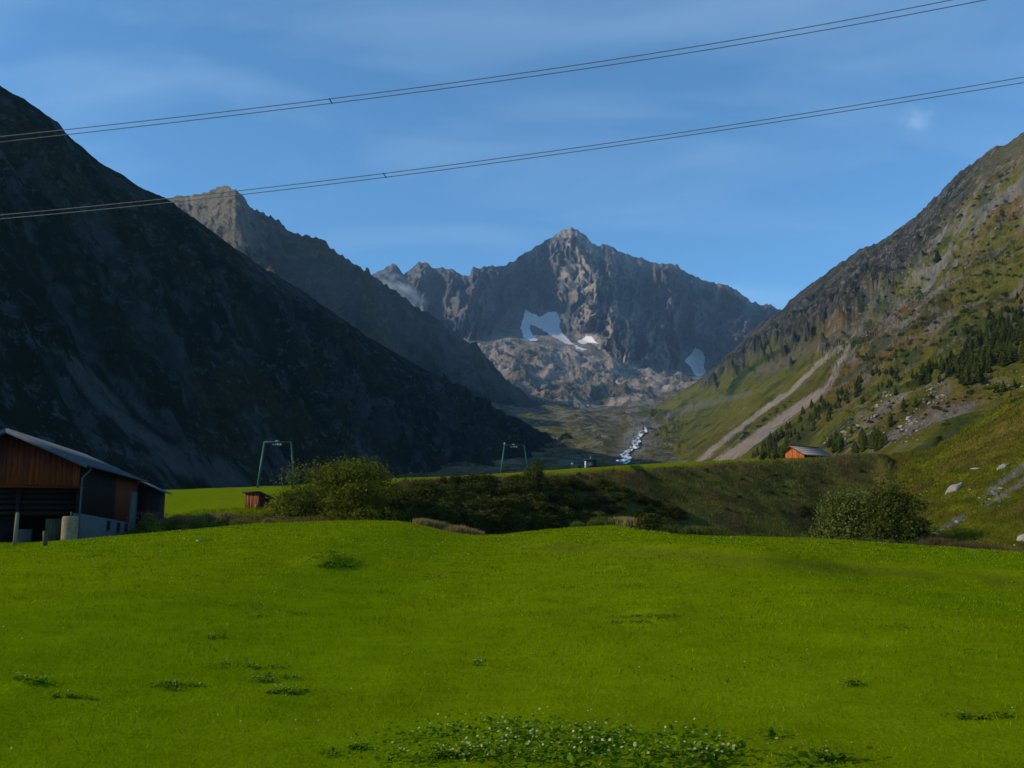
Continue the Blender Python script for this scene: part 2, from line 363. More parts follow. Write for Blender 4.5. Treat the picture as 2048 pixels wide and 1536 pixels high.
fr = sst(0.05, 0.5, fbm(X / 45, Y / 45, 6, 111, 0.62) + 0.25 * (ppy < 850))
fc = mixc(mixc(lc(0.12, 0.115, 0.025), lc(0.10, 0.07, 0.028), sst(-0.3, 0.5, n_c)), ROCK * 0.85, 0.8 * fr)
fc = mixc(fc, DKGREEN * 1.3, 0.6 * sst(0.1, 0.6, fbm(X / 60, Y / 25, 5, 113)))
rb = 1 - sst(0.6, 1.4, seg(ppx, ppy, [(1290, 850), (1285, 870), (1262, 900), (1240, 940)], 26, 20) + 0.8 * fbm(X / 30, Y / 30, 4, 117))
fc = mixc(fc, ROCK * 0.8, 0.75 * rb)
C2 = mixc(C2, fc, sst(300, 420, Y))
tan = np.exp(-((rowi - st[1]) / 3.0) ** 2) * np.maximum(sst(820, 850, ppx) * (1 - sst(945, 965, ppx)), np.maximum(sst(1235, 1245, ppx) * (1 - sst(1262, 1272, ppx)), 0.55 * sst(1700, 1900, ppx)))
C = mixc(C, C2, t_edge); C = mixc(C, TAN, 0.8 * tan)
gm = terrain_mat('meadow_grass_soil', 3.0, 22.0, 0.5, 0.05, 0.22)
rm = terrain_mat('rough_grass', 0.9, 5.0, 0.7, 0.35, 0.4)
vm_ = terrain_mat('valley_floor_ground', 0.03, 0.25, 0.8, 6.0, 0.35, s3=.09)
c0 = int(np.argmin(np.abs(pxs - 1788)))
C = wa(C, sst(350, 500, Y) * .8)
def part(name, r0, r1, ca, cb, mat):
    return tag(grid_obj(name, P[r0:r1 + 1, ca:cb + 1], C[r0:r1 + 1, ca:cb + 1], mat), kind='structure')
last = len(pxs) - 1
part('meadow', 0, st[1] + 2, 0, last, gm)
part('embankment', st[1] + 2, st[4], 0, c0, rm)
part('plateau_meadow', st[4], st[6], 0, c0, rm)
part('hillside', st[1] + 2, st[6], c0, last, rm)
part('valley_floor', st[6], P.shape[0] - 1, 0, last, vm_)
add_bvh(P)                                     # BVH 0: all near ground
GP = P; GC = C; GST = list(st)
# ground outside the view, behind and beside the camera
bx = [(-16, -16.0)]
mk('ground', np.array([(-3500, -2500, -9), (3500, -2500, -9), (3500, 5800, -9), (-3500, 5800, -9)], float), np.array([[0, 1, 2, 3]]), simple_mat('far_ground', (0.10, 0.13, 0.02), 0.01))['kind'] = 'structure'

# --- left mountain, in shade
pm = np.concatenate([np.arange(-420, 0, 14), np.arange(0, 1290, 2.6)]).astype(float)
cr1 = [(-420, 470, -100), (-200, 590, 60), (0, 720, 172), (50, 750, 198), (90, 770, 225), (115, 780, 243), (130, 790, 262), (160, 805, 290), (200, 830, 326), (250, 860, 352), (300, 890, 378), (345, 920, 402), (390, 950, 437), (450, 990, 482), (520, 1040, 530), (600, 1100, 577), (650, 1140, 612), (700, 1180, 648), (760, 1230, 688), (820, 1280, 722), (880, 1340, 756), (950, 1400, 792), (1010, 1460, 822), (1060, 1510, 850), (1100, 1560, 880), (1130, 1600, 905), (1160, 1640, 932), (1290, 1750, 970)]
ft1 = [(-420, 200, 1030), (0, 260, 1010), (330, 370, 995), (600, 560, 985), (800, 760, 975), (1000, 1000, 965), (1120, 1250, 955), (1290, 1500, 965)]
JAG = 0.7
Pm, sm = chain([(ft1, 8), (cr1, 0.7), ([(k[0], k[1] + 500, 960 if k[2] < 900 else 990) for k in cr1], 6)], pm, [300, 30], 0)
X, Y, Z = Pm[..., 0].copy(), Pm[..., 1].copy(), Pm[..., 2].copy()
t = (np.arange(Pm.shape[0]) / 300.0)[:, None]
# along / across axes of the ridge
A = (X * 0.42 + Y * 0.91); B = (X * 0.91 - Y * 0.42)
env = np.clip(t * 6, 0, 1) * np.clip((1 - t) * 5, 0.10, 1) * np.where(t > 1, 0.3, 1) * (Y / 900)
rel = 26 * (ridged(A / 150 + 0.25 * fbm(A / 200, B / 200, 3, 5), B / 420, 6, 120, 0.55) - 1.0) + 15 * (ridged(A / 48, B / 75, 6, 131, 0.62) - 0.9)
rel = np.where(rel > 0, rel * np.clip((1 - t) * 3.0, 0.05, 1), rel)
Pm[..., 2] += rel * env
X, Y, Z = Pm[..., 0], Pm[..., 1], Pm[..., 2]; qx, qy = proj(X, Y, Z)
rk = sst(0.12, 0.42, fbm(A / 75, B / 105, 7, 141, 0.74)) * (.45 + .55 * sst(-.3, .3, fbm(A / 22, B / 30, 4, 147)))
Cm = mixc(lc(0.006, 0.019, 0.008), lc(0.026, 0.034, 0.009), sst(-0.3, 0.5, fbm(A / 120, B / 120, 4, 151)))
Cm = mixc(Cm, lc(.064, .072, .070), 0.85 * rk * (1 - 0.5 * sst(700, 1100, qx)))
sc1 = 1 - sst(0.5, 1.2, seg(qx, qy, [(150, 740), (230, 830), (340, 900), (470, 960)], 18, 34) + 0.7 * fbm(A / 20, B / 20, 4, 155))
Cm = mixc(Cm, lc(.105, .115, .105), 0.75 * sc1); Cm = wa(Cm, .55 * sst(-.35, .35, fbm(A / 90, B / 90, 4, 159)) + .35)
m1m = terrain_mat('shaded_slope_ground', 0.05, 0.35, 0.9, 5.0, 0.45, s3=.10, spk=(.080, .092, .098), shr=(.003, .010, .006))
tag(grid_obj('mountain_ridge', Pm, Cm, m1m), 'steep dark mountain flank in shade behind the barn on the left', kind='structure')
add_bvh(Pm)

# --- second ridge behind it
p2 = np.arange(250, 1160, 3.0)
cr2 = [(250, 2900, 415), (340, 2620, 396), (360, 2560, 392), (380, 2500, 393), (395, 2455, 388), (410, 2410, 386), (425, 2360, 381), (440, 2310, 374), (455, 2260, 372), (470, 2215, 376), (485, 2215, 388), (500, 2240, 411), (520, 2265, 418), (545, 2280, 432), (562, 2290, 446), (575, 2300, 464), (600, 2320, 470), (630, 2340, 474), (650, 2350, 483), (662, 2360, 498), (680, 2370, 509), (700, 2390, 522), (740, 2440, 550), (800, 2500, 590), (850, 2560, 622), (900, 2610, 656), (945, 2660, 690), (985, 2700, 728), (1020, 2740, 765), (1060, 2800, 795), (1100, 2850, 812), (1160, 2900, 830)]
ft2 = [(250, 2000, 640), (400, 1720, 700), (520, 1500, 790), (700, 1750, 850), (900, 2100, 870), (1160, 2450, 870)]
JAG = 4.5
Pm, sm = chain([(ft2, 6), (cr2, 0.5), ([(k[0], k[1] + 900, 800) for k in cr2], 6)], p2, [210, 20], 0)
X, Y = Pm[..., 0].copy(), Pm[..., 1].copy(); t = (np.arange(Pm.shape[0]) / 210.0)[:, None]
qx0 = np.broadcast_to(p2[None, :], X.shape); A = X * 0.62 + Y * 0.78; B = X * 0.78 - Y * 0.62
env = np.clip(t * 6, 0, 1) * np.clip((1 - t) * 7, 0.14, 1) * np.where(t > 1, 0.3, 1)
rel = 95 * (ridged(A / 330 + .3 * fbm(A / 300, B / 300, 3, 7), B / 700, 6, 220, 0.55) - 1.0) + 24 * (ridged(A / 90, B / 130, 5, 231, 0.6) - 0.9)
ep = np.clip((1 - t) * 3.0, 0.12, 1); rel = np.where(rel > 0, rel * ep, rel) * (1 - .85 * sst(960, 1080, qx0))
Pm[..., 2] += rel * env
X, Y, Z = Pm[..., 0], Pm[..., 1], Pm[..., 2]; qx, qy = proj(X, Y, Z)
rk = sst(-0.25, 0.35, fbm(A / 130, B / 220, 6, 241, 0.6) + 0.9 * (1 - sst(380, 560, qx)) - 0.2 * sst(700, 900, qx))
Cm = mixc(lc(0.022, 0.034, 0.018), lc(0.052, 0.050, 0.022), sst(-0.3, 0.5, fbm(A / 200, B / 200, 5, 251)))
Cm = mixc(Cm, mixc(ROCK2 * .5, ROCK * lc(.95, .85, .72), 1 - sst(480, 540, qx)), 0.85 * rk)  # sunlit knob painted lighter and warmer, shaded rock to its right darkened
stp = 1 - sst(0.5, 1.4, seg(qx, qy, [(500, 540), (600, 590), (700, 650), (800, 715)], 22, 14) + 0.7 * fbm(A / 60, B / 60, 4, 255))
Cm = mixc(Cm, lc(0.13, 0.095, 0.038), 0.6 * stp); Cm = wa(Cm, .35 + .35 * (1 - sst(480, 600, qx)))  # sunlit streak painted in as a warm band along the lower edge
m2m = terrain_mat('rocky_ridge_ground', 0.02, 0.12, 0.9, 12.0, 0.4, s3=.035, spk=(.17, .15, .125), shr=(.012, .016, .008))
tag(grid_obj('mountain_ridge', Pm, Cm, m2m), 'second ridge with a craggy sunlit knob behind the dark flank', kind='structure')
add_bvh(Pm)

# --- central peak with cirque walls and moraine apron
p3 = np.concatenate([np.arange(640, 740, 8), np.arange(740, 1600, 1.7), np.arange(1600, 1700, 8)])
cr3 = [(640, 4700, 610), (745, 4650, 549), (765, 4640, 540), (785, 4620, 527), (797, 4620, 536), (808, 4620, 549), (815, 4600, 543), (828, 4570, 531), (840, 4560, 524), (855, 4560, 528), (865, 4560, 538), (890, 4540, 535), (905, 4540, 540), (925, 4520, 549), (940, 4500, 551), (945, 4480, 535), (975, 4520, 534), (1005, 4600, 532), (1030, 4700, 520), (1060, 4800, 500), (1080, 4850, 487), (1105, 4880, 474), (1125, 4880, 462), (1145, 4880, 455), (1158, 4880, 463), (1175, 4860, 474), (1183, 4850, 487), (1195, 4860, 492), (1207, 4860, 488), (1225, 4860, 495), (1240, 4860, 505), (1270, 4870, 513), (1300, 4880, 522), (1330, 4880, 530), (1352, 4850, 529), (1365, 4860, 540), (1400, 4900, 558), (1430, 4920, 566), (1450, 4920, 569), (1475, 4930, 583), (1490, 4900, 592), (1500, 4900, 602), (1525, 4950, 609), (1548, 4900, 611), (1558, 4900, 619), (1590, 4950, 630), (1700, 5000, 650)]
w1 = [(640, 4400, 640), (745, 4450, 600), (785, 4300, 590), (815, 4400, 600), (850, 4200, 600), (880, 4400, 600), (940, 4050, 610), (990, 4450, 600), (1050, 4840, 590), (1090, 4860, 570), (1135, 4560, 570), (1190, 4200, 580), (1235, 4300, 600), (1300, 4700, 620), (1345, 4550, 600), (1380, 4720, 630), (1450, 4780, 650), (1500, 4700, 650), (1600, 4750, 660), (1700, 4750, 670)]
w2 = [(640, 4000, 690), (780, 4000, 690), (880, 3950, 670), (940, 3900, 680), (1040, 4400, 650), (1100, 4560, 640), (1130, 4300, 665), (1190, 3950, 690), (1250, 3700, 725), (1290, 3750, 740), (1340, 4100, 740), (1400, 4400, 745), (1450, 4400, 745), (1600, 4400, 745), (1700, 4300, 745)]
JAG = 2.8
Pm, sm = chain([([(640, 2500, 880), (1700, 2500, 880)], 0), ([(640, 2950, 800), (1000, 2850, 800), (1200, 2850, 815), (1300, 2850, 805), (1700, 2900, 790)], 10), ([(640, 3600, 710), (900, 3500, 700), (1000, 3500, 705), (1150, 3500, 735), (1300, 3500, 760), (1700, 3600, 760)], 10), (w2, 5), (w1, 3), (cr3, 0.4), ([(640, 5600, 700), (1700, 5600, 700)], 0)], p3, [16, 90, 50, 85, 95, 12], 0)
rr = np.arange(Pm.shape[0])[:, None]
sm_P = blur(Pm, 2.2, 0); k = (rr < sm[5] - 6)[..., None]; Pm = np.where(k, sm_P, Pm)
X, Y = Pm[..., 0].copy(), Pm[..., 1].copy(); qx, qy = proj(X, Y, Pm[..., 2])
snz = np.zeros(qx.shape)
for (sx_, sy_, sw_, sh_) in [(1085, 655, 60, 42), (1175, 680, 32, 16), (1160, 695, 20, 8), (1392, 725, 30, 42)]: snz = np.maximum(snz, 1 - sst(0.7, 1.3, np.hypot((qx - sx_) / sw_, (qy - sy_) / sh_)))
wall = sst(sm[3] - 12, sm[3] + 12, rr) * (1 - sst(sm[5] - 30, sm[5], rr) * 0.82)
# ribs: vertical gullies pushing the face to and fro, sharper near the crest
rw = fbm(qx / 90, qy / 90, 4, 305)
rib = ridged(qx / 62 + 0.5 * rw, qy / 170, 5, 311, 0.55) - 0.95
rib2 = ridged(qx / 19 + qy / 90 + 0.8 * rw, qy / 75 + 0.4 * fbm(qx / 25, qy / 25, 3, 317), 5, 321, 0.6) - 0.95
dd = -((120 + 110 * sst(1270, 1340, qx)) * rib + 50 * rib2) * wall * (1 - 0.93 * snz) * (0.35 + 0.65 * sst(0, 60, sm[5] - rr))
Pm[..., 1] += dd; Pm[..., 0] += dd * (Pm[..., 0] / Pm[..., 1])
apr = 1 - sst(sm[3] - 20, sm[3] + 12, rr)
Pm[..., 2] += apr * (24 * (ridged(X / 190, Y / 300, 6, 331, 0.62) - 0.95) + 13 * fbm(X / 70, Y / 70, 4, 337)) * sst(0, 40, rr) * (1 - 0.8 * sst(3500, 4000, Y)) * (1 - 0.9 * snz)
qx, qy = proj(Pm[..., 0], Pm[..., 1], Pm[..., 2])
bn = fbm(qx / 24, qy / 40, 5, 341); bn2 = fbm(qx / 7, qy / 7, 4, 347)
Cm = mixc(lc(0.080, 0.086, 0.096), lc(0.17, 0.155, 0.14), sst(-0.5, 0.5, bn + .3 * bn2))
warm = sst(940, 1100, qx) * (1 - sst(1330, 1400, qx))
Cm = mixc(Cm, lc(0.46, 0.36, 0.27), 0.75 * np.exp(-((qx - np.interp(qy, [455, 560, 700, 760], [1135, 1170, 1235, 1300])) / 75) ** 2) * sst(-0.3, 0.4, bn + bn2 * .5))  # sunlit rib painted in: a lighter, warmer band down from the summit
ap2 = 1 - sst(sm[3] - 30, sm[3] + 6, rr + 12 * bn)
Cm = mixc(Cm, mixc(SCREE * lc(1.25, 1.12, 1.05), lc(0.20, 0.175, 0.13), sst(-0.3, 0.6, fbm(X / 150, Y / 200, 5, 351) + .3 * bn2)), ap2)
Cm = mixc(Cm, lc(0.07, 0.075, 0.035), 0.8 * sst(0.0, 0.6, fbm(X / 120, Y / 120, 6, 357, .6) + 0.5 * sst(720, 800, qy) - .1) * ap2)
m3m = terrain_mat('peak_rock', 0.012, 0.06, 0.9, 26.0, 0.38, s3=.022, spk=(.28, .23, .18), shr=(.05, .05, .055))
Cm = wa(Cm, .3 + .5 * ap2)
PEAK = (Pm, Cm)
add_bvh(Pm)
# snow patches: the sheet is divided into bare rock and snow
snow_m = simple_mat('old_snow', (0.66, 0.63, 0.62), 0.02, 0.10, 0.7, bump=0.1)
polys = [[(1041, 655), (1045, 640), (1051, 617), (1058, 625), (1072, 629), (1080, 634), (1096, 624), (1114, 624), (1120, 640), (1119, 655), (1126, 668), (1140, 682), (1150, 690), (1135, 688), (1109, 675), (1087, 661), (1069, 651), (1061, 649), (1060, 657), (1064, 668), (1078, 681), (1062, 682), (1048, 675)],
         [(1154, 682), (1164, 679), (1172, 671), (1183, 673), (1190, 682), (1196, 687), (1178, 685), (1165, 689)],
         [(1148, 690), (1160, 694), (1173, 699), (1166, 701), (1152, 697)],
         [(1370, 722), (1376, 714), (1384, 706), (1390, 695), (1398, 698), (1408, 706), (1410, 716), (1408, 735), (1412, 746), (1396, 755), (1388, 745), (1380, 732)]]
nr, nc = Pm.shape[:2]; ff = grid_faces(nr, nc); cx = qx.reshape(-1)[ff].mean(1); cy = qy.reshape(-1)[ff].mean(1)
jx = cx + 1.4 * fbm(cx / 8, cy / 8, 3, 361); jy = cy + 1.2 * fbm(cx / 8, cy / 8, 3, 367); PV = Pm.reshape(-1, 3)
labs = ['large forked snowfield in the cirque below the summit', 'small snow patch right of the forked snowfield', 'thin snow sliver under the forked snowfield', 'tall snow patch at the foot of the right wall']
fm = np.zeros(len(ff), bool)
for pi_, pl in enumerate(polys):
    k = inpoly(jx, jy, pl) & ~fm; fm |= k; f = ff[k]
    if not len(f): continue
    u, inv = np.unique(f, return_inverse=True); tag(mk('snowfield', PV[u], inv.reshape(-1, 4), snow_m, smooth=True), labs[pi_], kind='structure')
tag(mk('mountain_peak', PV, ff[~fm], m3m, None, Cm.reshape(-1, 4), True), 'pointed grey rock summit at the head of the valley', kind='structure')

# --- right mountain
p4 = np.concatenate([np.arange(1200, 2060, 2.2), np.arange(2060, 2500, 16)])
cr4 = [(1200, 2550, 852), (1260, 2500, 836), (1300, 2480, 818), (1340, 2420, 795), (1380, 2350, 772), (1420, 2300, 742), (1465, 2250, 702), (1485, 2200, 680), (1500, 2150, 663), (1530, 2100, 642), (1562, 2050, 622), (1580, 2020, 600), (1600, 2000, 583), (1625, 1950, 566), (1650, 1900, 549), (1680, 1840, 524), (1700, 1800, 511), (1720, 1760, 498), (1750, 1700, 488), (1775, 1650, 474), (1800, 1600, 455), (1850, 1500, 413), (1880, 1450, 378), (1900, 1400, 358), (1925, 1360, 338), (1950, 1320, 322), (1975, 1290, 298), (2000, 1260, 290), (2020, 1240, 283), (2048, 1220, 264), (2120, 1150, 210), (2500, 850, -80)]
f4a = [(1200, 1800, 950), (1300, 1200, 945), (1400, 800, 940), (1500, 520, 940), (1650, 330, 938), (1800, 250, 930), (1900, 215, 925), (2048, 205, 900), (2500, 195, 800)]
f4b = [(1200, 2150, 890), (1300, 1700, 888), (1400, 1250, 872), (1500, 900, 850), (1650, 600, 812), (1800, 480, 775), (1900, 430, 740), (2048, 400, 680), (2500, 350, 480)]
f4c = [(1200, 2350, 868), (1300, 2150, 845), (1380, 2050, 812), (1500, 1700, 750), (1650, 1250, 672), (1800, 1050, 590), (2048, 850, 450), (2500, 620, 180)]
JAG = 2.0
Pm, sm = chain([(f4a, 8), (f4b, 8), (f4c, 8), (cr4, 0.5), ([(k[0], k[1] + 700, 900) for k in cr4], 6)], p4, [90, 130, 120, 14], 0)
rr = np.arange(Pm.shape[0])[:, None]; sm_P = blur(Pm, 4, 0); Pm = np.where((rr < sm[3] - 12)[..., None], sm_P, Pm)
X, Y = Pm[..., 0].copy(), Pm[..., 1].copy(); qx, qy = proj(X, Y, Pm[..., 2])
A = X * 0.25 + Y * 0.97; B = X * 0.97 - Y * 0.25
cyr = np.interp(qx, [k[0] for k in cr4], [k[2] for k in cr4]); below = qy - cyr
wcl = np.interp(qx, [1200, 1380, 1470, 1560, 1600, 1700, 1800, 1950, 2050], [0, 6, 70, 95, 130, 150, 130, 60, 60])
cliff = (1 - sst(0.7, 1.15, below / np.maximum(wcl, 1) + 0.35 * fbm(qx / 30, qy / 30, 4, 405))) * sst(1370, 1420, qx)
env = np.clip(rr / 40, 0, 1) * np.clip((sm[3] - rr) / 60.0, 0.12, 1) * np.clip(Y / 1100, 0.10, 1.5)
smooth_ = 1 - 0.75 * (sst(1300, 1380, qx) * (1 - sst(1600, 1700, qx)) * (1 - cliff))
rel = 46 * (ridged(A / 300 + .3 * fbm(A / 300, B / 300, 3, 9), B / 620, 5, 420, 0.5) - 1.0) * (0.45 + cliff * 0.25) + 22 * (ridged(A / 70, B / 85, 6, 431, 0.62) - 0.95) * (0.65 + 0.3 * cliff)
rel = np.where(rel > 0, rel * np.clip((sm[3] - rr) / 120.0, 0.02, 1), rel)
Pm[..., 2] += rel * env * smooth_
qx, qy = proj(Pm[..., 0], Pm[..., 1], Pm[..., 2])
n5 = fbm(A / 130, B / 130, 5, 441); n6 = fbm(A / 28, B / 45, 5, 447, 0.6); n7 = fbm(A / 9, B / 9, 4, 451, .6)
Cm = mixc(lc(0.120, 0.112, 0.013), lc(0.150, 0.088, 0.024), sst(-0.25, 0.5, n5 + .4 * n6))
Cm = mixc(Cm, lc(0.078, 0.095, 0.014), 0.75 * (1 - sst(1580, 1700, qx)) * sst(-0.5, 0.2, n5))
rocky = 0.30 * sst(1620, 1720, qx) + 0.45 * np.exp(-(seg(qx, qy, [(2048, 330), (1860, 520), (1740, 640), (1690, 710)], 70)) ** 2) + 0.42 * np.exp(-(seg(qx, qy, [(1640, 880), (1760, 850), (1880, 800)], 45)) ** 2)
Cm = mixc(Cm, mixc(ROCK, ROCK2, sst(-.3, .4, n7)), 0.9 * sst(0.02, 0.45, n6 + 0.35 * n7 - 0.68 + rocky * 1.15) )
Cm = mixc(Cm, mixc(mixc(ROCK2 * 0.42, ROCK * 0.5, sst(-0.1, 0.6, n7 + .5 * n6)), lc(0.022, 0.026, 0.014), sst(-.35, .25, n6)), cliff * (1 - .6 * sst(1900, 2040, qx)))  # cliff band darkened to put its shade into the rock colour
Cm = mixc(Cm, DKGREEN * 1.1, 0.75 * sst(0.05, 0.5, fbm(A / 50, B / 36, 5, 461) - .12 + .3 * np.exp(-(seg(qx, qy, [(2048, 560), (1900, 650), (1760, 740), (1620, 850)], 60)) ** 2)) * (1 - cliff))
rb_ = np.exp(-(seg(qx, qy, [(1990, 770), (1860, 810), (1760, 850)], 26)) ** 2); Cm = mixc(Cm, BROWN * lc(1.35, 1.15, 1.2), 0.75 * rb_ * sst(-0.5, .3, n6))
Cm = mixc(Cm, lc(0.024, 0.045, 0.012), 1 - sst(0.6, 1.1, seg(qx, qy, [(1459, 790), (1470, 765), (1490, 745), (1540, 712), (1590, 690)], 9, 4) + 0.4 * n7))
Cm = mixc(Cm, mixc(lc(0.11, 0.075, .035), ROCK2, .3), 0.7 * (1 - sst(0.5, 1.2, seg(qx, qy, [(1520, 745), (1600, 705), (1700, 660)], 14, 10) + .6 * n6)))
Cm = mixc(Cm, ROCK2, 0.55 * (1 - sst(0.5, 1.2, seg(qx, qy, [(1330, 830), (1420, 806), (1500, 786)], 7, 5) + .6 * n6)))
s1_ = seg(qx, qy, [(1395, 925), (1450, 880), (1520, 825), (1580, 785), (1640, 725), (1680, 695)], 7, 4); s2_ = seg(qx, qy, [(1440, 925), (1500, 885), (1560, 840), (1620, 800), (1655, 775), (1670, 745), (1700, 690)], 14, 4)
Cm = mixc(Cm, SCREE * lc(1, .92, .88), 0.95 * (1 - sst(0.65, 1.05, np.minimum(s1_, s2_) + 0.35 * n7 + .25 * n6)))
Cm = wa(Cm, (.10 + .62 * sst(1600, 1720, qx) * (1 - .5 * sst(880, 900, qy)) * (.55 + .45 * sst(-.3, .3, n5))) + .3 * cliff)
m4m = terrain_mat('right_slope_ground', 0.05, 0.35, 0.9, 4.0, 0.38, s3=.10, spk=(.195, .155, .105), shr=(.024, .036, .008))
tag(grid_obj('mountain_slope', Pm, Cm, m4m), 'sunlit grassy and rocky mountainside on the right', kind='structure')
add_bvh(Pm)
# --- haze
hz, t, b = mat_new('haze_air'); t.nodes.remove(b); pv = t.nodes.new('ShaderNodeVolumePrincipled')
pv.inputs['Color'].default_value = (0.42, 0.68, 1.0, 1); pv.inputs['Density'].default_value = 0.000045; pv.inputs['Anisotropy'].default_value = 0.0
t.links.new(pv.outputs[0], t.nodes['Material Output'].inputs['Volume'])
bv = np.array([(x, y, z) for x in (-3600, 3600) for y in (-2600, 6300) for z in (-400, 2000)], float)
hzo = mk('haze', bv, np.array([[0, 1, 3, 2], [4, 6, 7, 5], [0, 4, 5, 1], [2, 3, 7, 6], [0, 2, 6, 4], [1, 5, 7, 3]]), hz); tag(hzo, 'thin pale blue air filling the valley', kind='stuff')
# ------------------------------------------------------------------ mesh builder for made things
class MB:
    def __init__(s): s.v = []; s.f = []
    def add(s, vs, fs):
        n = len(s.v); s.v += [tuple(v) for v in vs]; s.f += [tuple(i + n for i in f) for f in fs]
    def box(s, x0, x1, y0, y1, z0, z1):
        s.add([(x0, y0, z0), (x1, y0, z0), (x1, y1, z0), (x0, y1, z0), (x0, y0, z1), (x1, y0, z1), (x1, y1, z1), (x0, y1, z1)],
              [(0, 3, 2, 1), (4, 5, 6, 7), (0, 1, 5, 4), (1, 2, 6, 5), (2, 3, 7, 6), (3, 0, 4, 7)])
    def hexa(s, b, t):
        s.add(list(b) + list(t), [(0, 3, 2, 1), (4, 5, 6, 7), (0, 1, 5, 4), (1, 2, 6, 5), (2, 3, 7, 6), (3, 0, 4, 7)])
    def prism(s, pts, y0, y1):
        n = len(pts); s.add([(x, y0, z) for x, z in pts] + [(x, y1, z) for x, z in pts],
              [tuple(range(n)), tuple(range(2 * n - 1, n - 1, -1))] + [(i, i + n, (i + 1) % n + n, (i + 1) % n) for i in range(n)])
    def tube(s, pts, r, n=8, caps=True):
        pts = [Vector(p) for p in pts]; rs = r if isinstance(r, (list, tuple)) else [r] * len(pts); vs = []; fs = []
        for i, p in enumerate(pts):
            d = (pts[min(i + 1, len(pts) - 1)] - pts[max(i - 1, 0)]).normalized()
            u = d.cross(Vector((0, 0, 1))); u = u.normalized() if u.length > 1e-3 else Vector((1, 0, 0)); w = u.cross(d)
            for k in range(n):
                a = 2 * math.pi * k / n; vs.append(p + (u * math.cos(a) + w * math.sin(a)) * rs[i])
        for i in range(len(pts) - 1):
            for k in range(n): fs.append((i * n + k, i * n + (k + 1) % n, (i + 1) * n + (k + 1) % n, (i + 1) * n + k))
        if caps: fs.append(tuple(range(n))[::-1]); fs.append(tuple(range((len(pts) - 1) * n, len(pts) * n)))
        s.add(vs, fs)
    def build(s, name, mat, parent=None, smooth=False): return mk(name, np.array(s.v, float), s.f, mat, parent, smooth=smooth)

def wood(name, c, ov=0.25): return simple_mat(name, c, 2.2, 0.45, 0.75, (6, 6, 0.7), 0.4, obj_var=ov)
W_RED = wood('red_brown_boards', (0.180, 0.034, 0.008)); W_ORG = wood('orange_weathered_boards', (0.25, 0.072, 0.011)); W_DK = wood('dark_stained_boards', (0.095, 0.020, 0.008))

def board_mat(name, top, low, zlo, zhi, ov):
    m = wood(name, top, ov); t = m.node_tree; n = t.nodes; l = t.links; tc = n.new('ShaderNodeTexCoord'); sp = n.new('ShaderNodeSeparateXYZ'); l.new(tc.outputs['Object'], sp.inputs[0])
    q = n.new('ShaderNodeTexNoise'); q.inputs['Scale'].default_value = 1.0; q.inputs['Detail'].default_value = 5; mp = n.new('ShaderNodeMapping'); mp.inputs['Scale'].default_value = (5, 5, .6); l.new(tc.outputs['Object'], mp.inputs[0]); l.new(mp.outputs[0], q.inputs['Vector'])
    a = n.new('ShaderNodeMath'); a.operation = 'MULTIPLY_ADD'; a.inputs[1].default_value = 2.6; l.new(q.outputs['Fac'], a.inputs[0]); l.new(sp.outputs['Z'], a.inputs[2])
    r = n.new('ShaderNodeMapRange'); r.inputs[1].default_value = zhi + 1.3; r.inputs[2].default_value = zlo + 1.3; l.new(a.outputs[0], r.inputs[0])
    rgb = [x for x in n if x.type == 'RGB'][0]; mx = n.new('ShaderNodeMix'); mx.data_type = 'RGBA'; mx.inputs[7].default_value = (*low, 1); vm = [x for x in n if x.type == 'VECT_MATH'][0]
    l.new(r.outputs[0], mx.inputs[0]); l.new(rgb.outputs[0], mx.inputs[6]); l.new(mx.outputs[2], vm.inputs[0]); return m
G_RED = board_mat('shade_tinted_weathered_red_boards', (0.070, 0.011, 0.005), (0.185, 0.038, 0.008), 3.0, 5.2, .18); G_OR = board_mat('shade_tinted_weathered_orange_boards', (0.088, 0.015, 0.005), (0.24, 0.066, 0.011), 3.2, 5.2, .18); G_DK = board_mat('shade_tinted_weathered_dark_boards', (0.07, 0.014, 0.006), (0.13, 0.034, 0.010), 3.0, 4.6, .15)  # overhang shade painted into the darker tops, weathering into the lighter lower ends
W_BLK = wood('near_black_timber', (0.012, 0.008, 0.006)); W_LOG = wood('old_dark_logs', (0.010, 0.007, 0.005))  # near-black base colour for backings, recessed walls and posts
CONC = simple_mat('rendered_concrete', (0.090, 0.102, 0.098), 3, 0.18, 0.9); CONC2 = simple_mat('weathered_concrete', (0.23, 0.18, 0.105), 4, 0.3, 0.95)
METAL = simple_mat('grey_blue_roof_sheet', (0.085, 0.105, 0.128), 2, 0.22, 0.7, spec=0.1); METAL2 = simple_mat('galvanised_pipe', (0.06, 0.075, 0.09), 6, 0.2, 0.6, spec=0.2)
DARK = simple_mat('dark_opening', (0.006, 0.006, 0.007), 3, 0.2, 0.9); GREEN = simple_mat('green_painted_steel', (0.028, 0.115, 0.048), 5, 0.15, 0.5, spec=0.4)
GALV = simple_mat('light_galvanised_steel', (0.28, 0.31, 0.30), 8, 0.2, 0.5, spec=0.4); POSTW = simple_mat('grey_weathered_post', (0.19, 0.165, 0.11), 8, 0.4, 0.9, (3, 3, 0.5))
CABLE = simple_mat('aluminium_cable', (0.20, 0.195, 0.18), 3, 0.1, 0.6, spec=0.3)

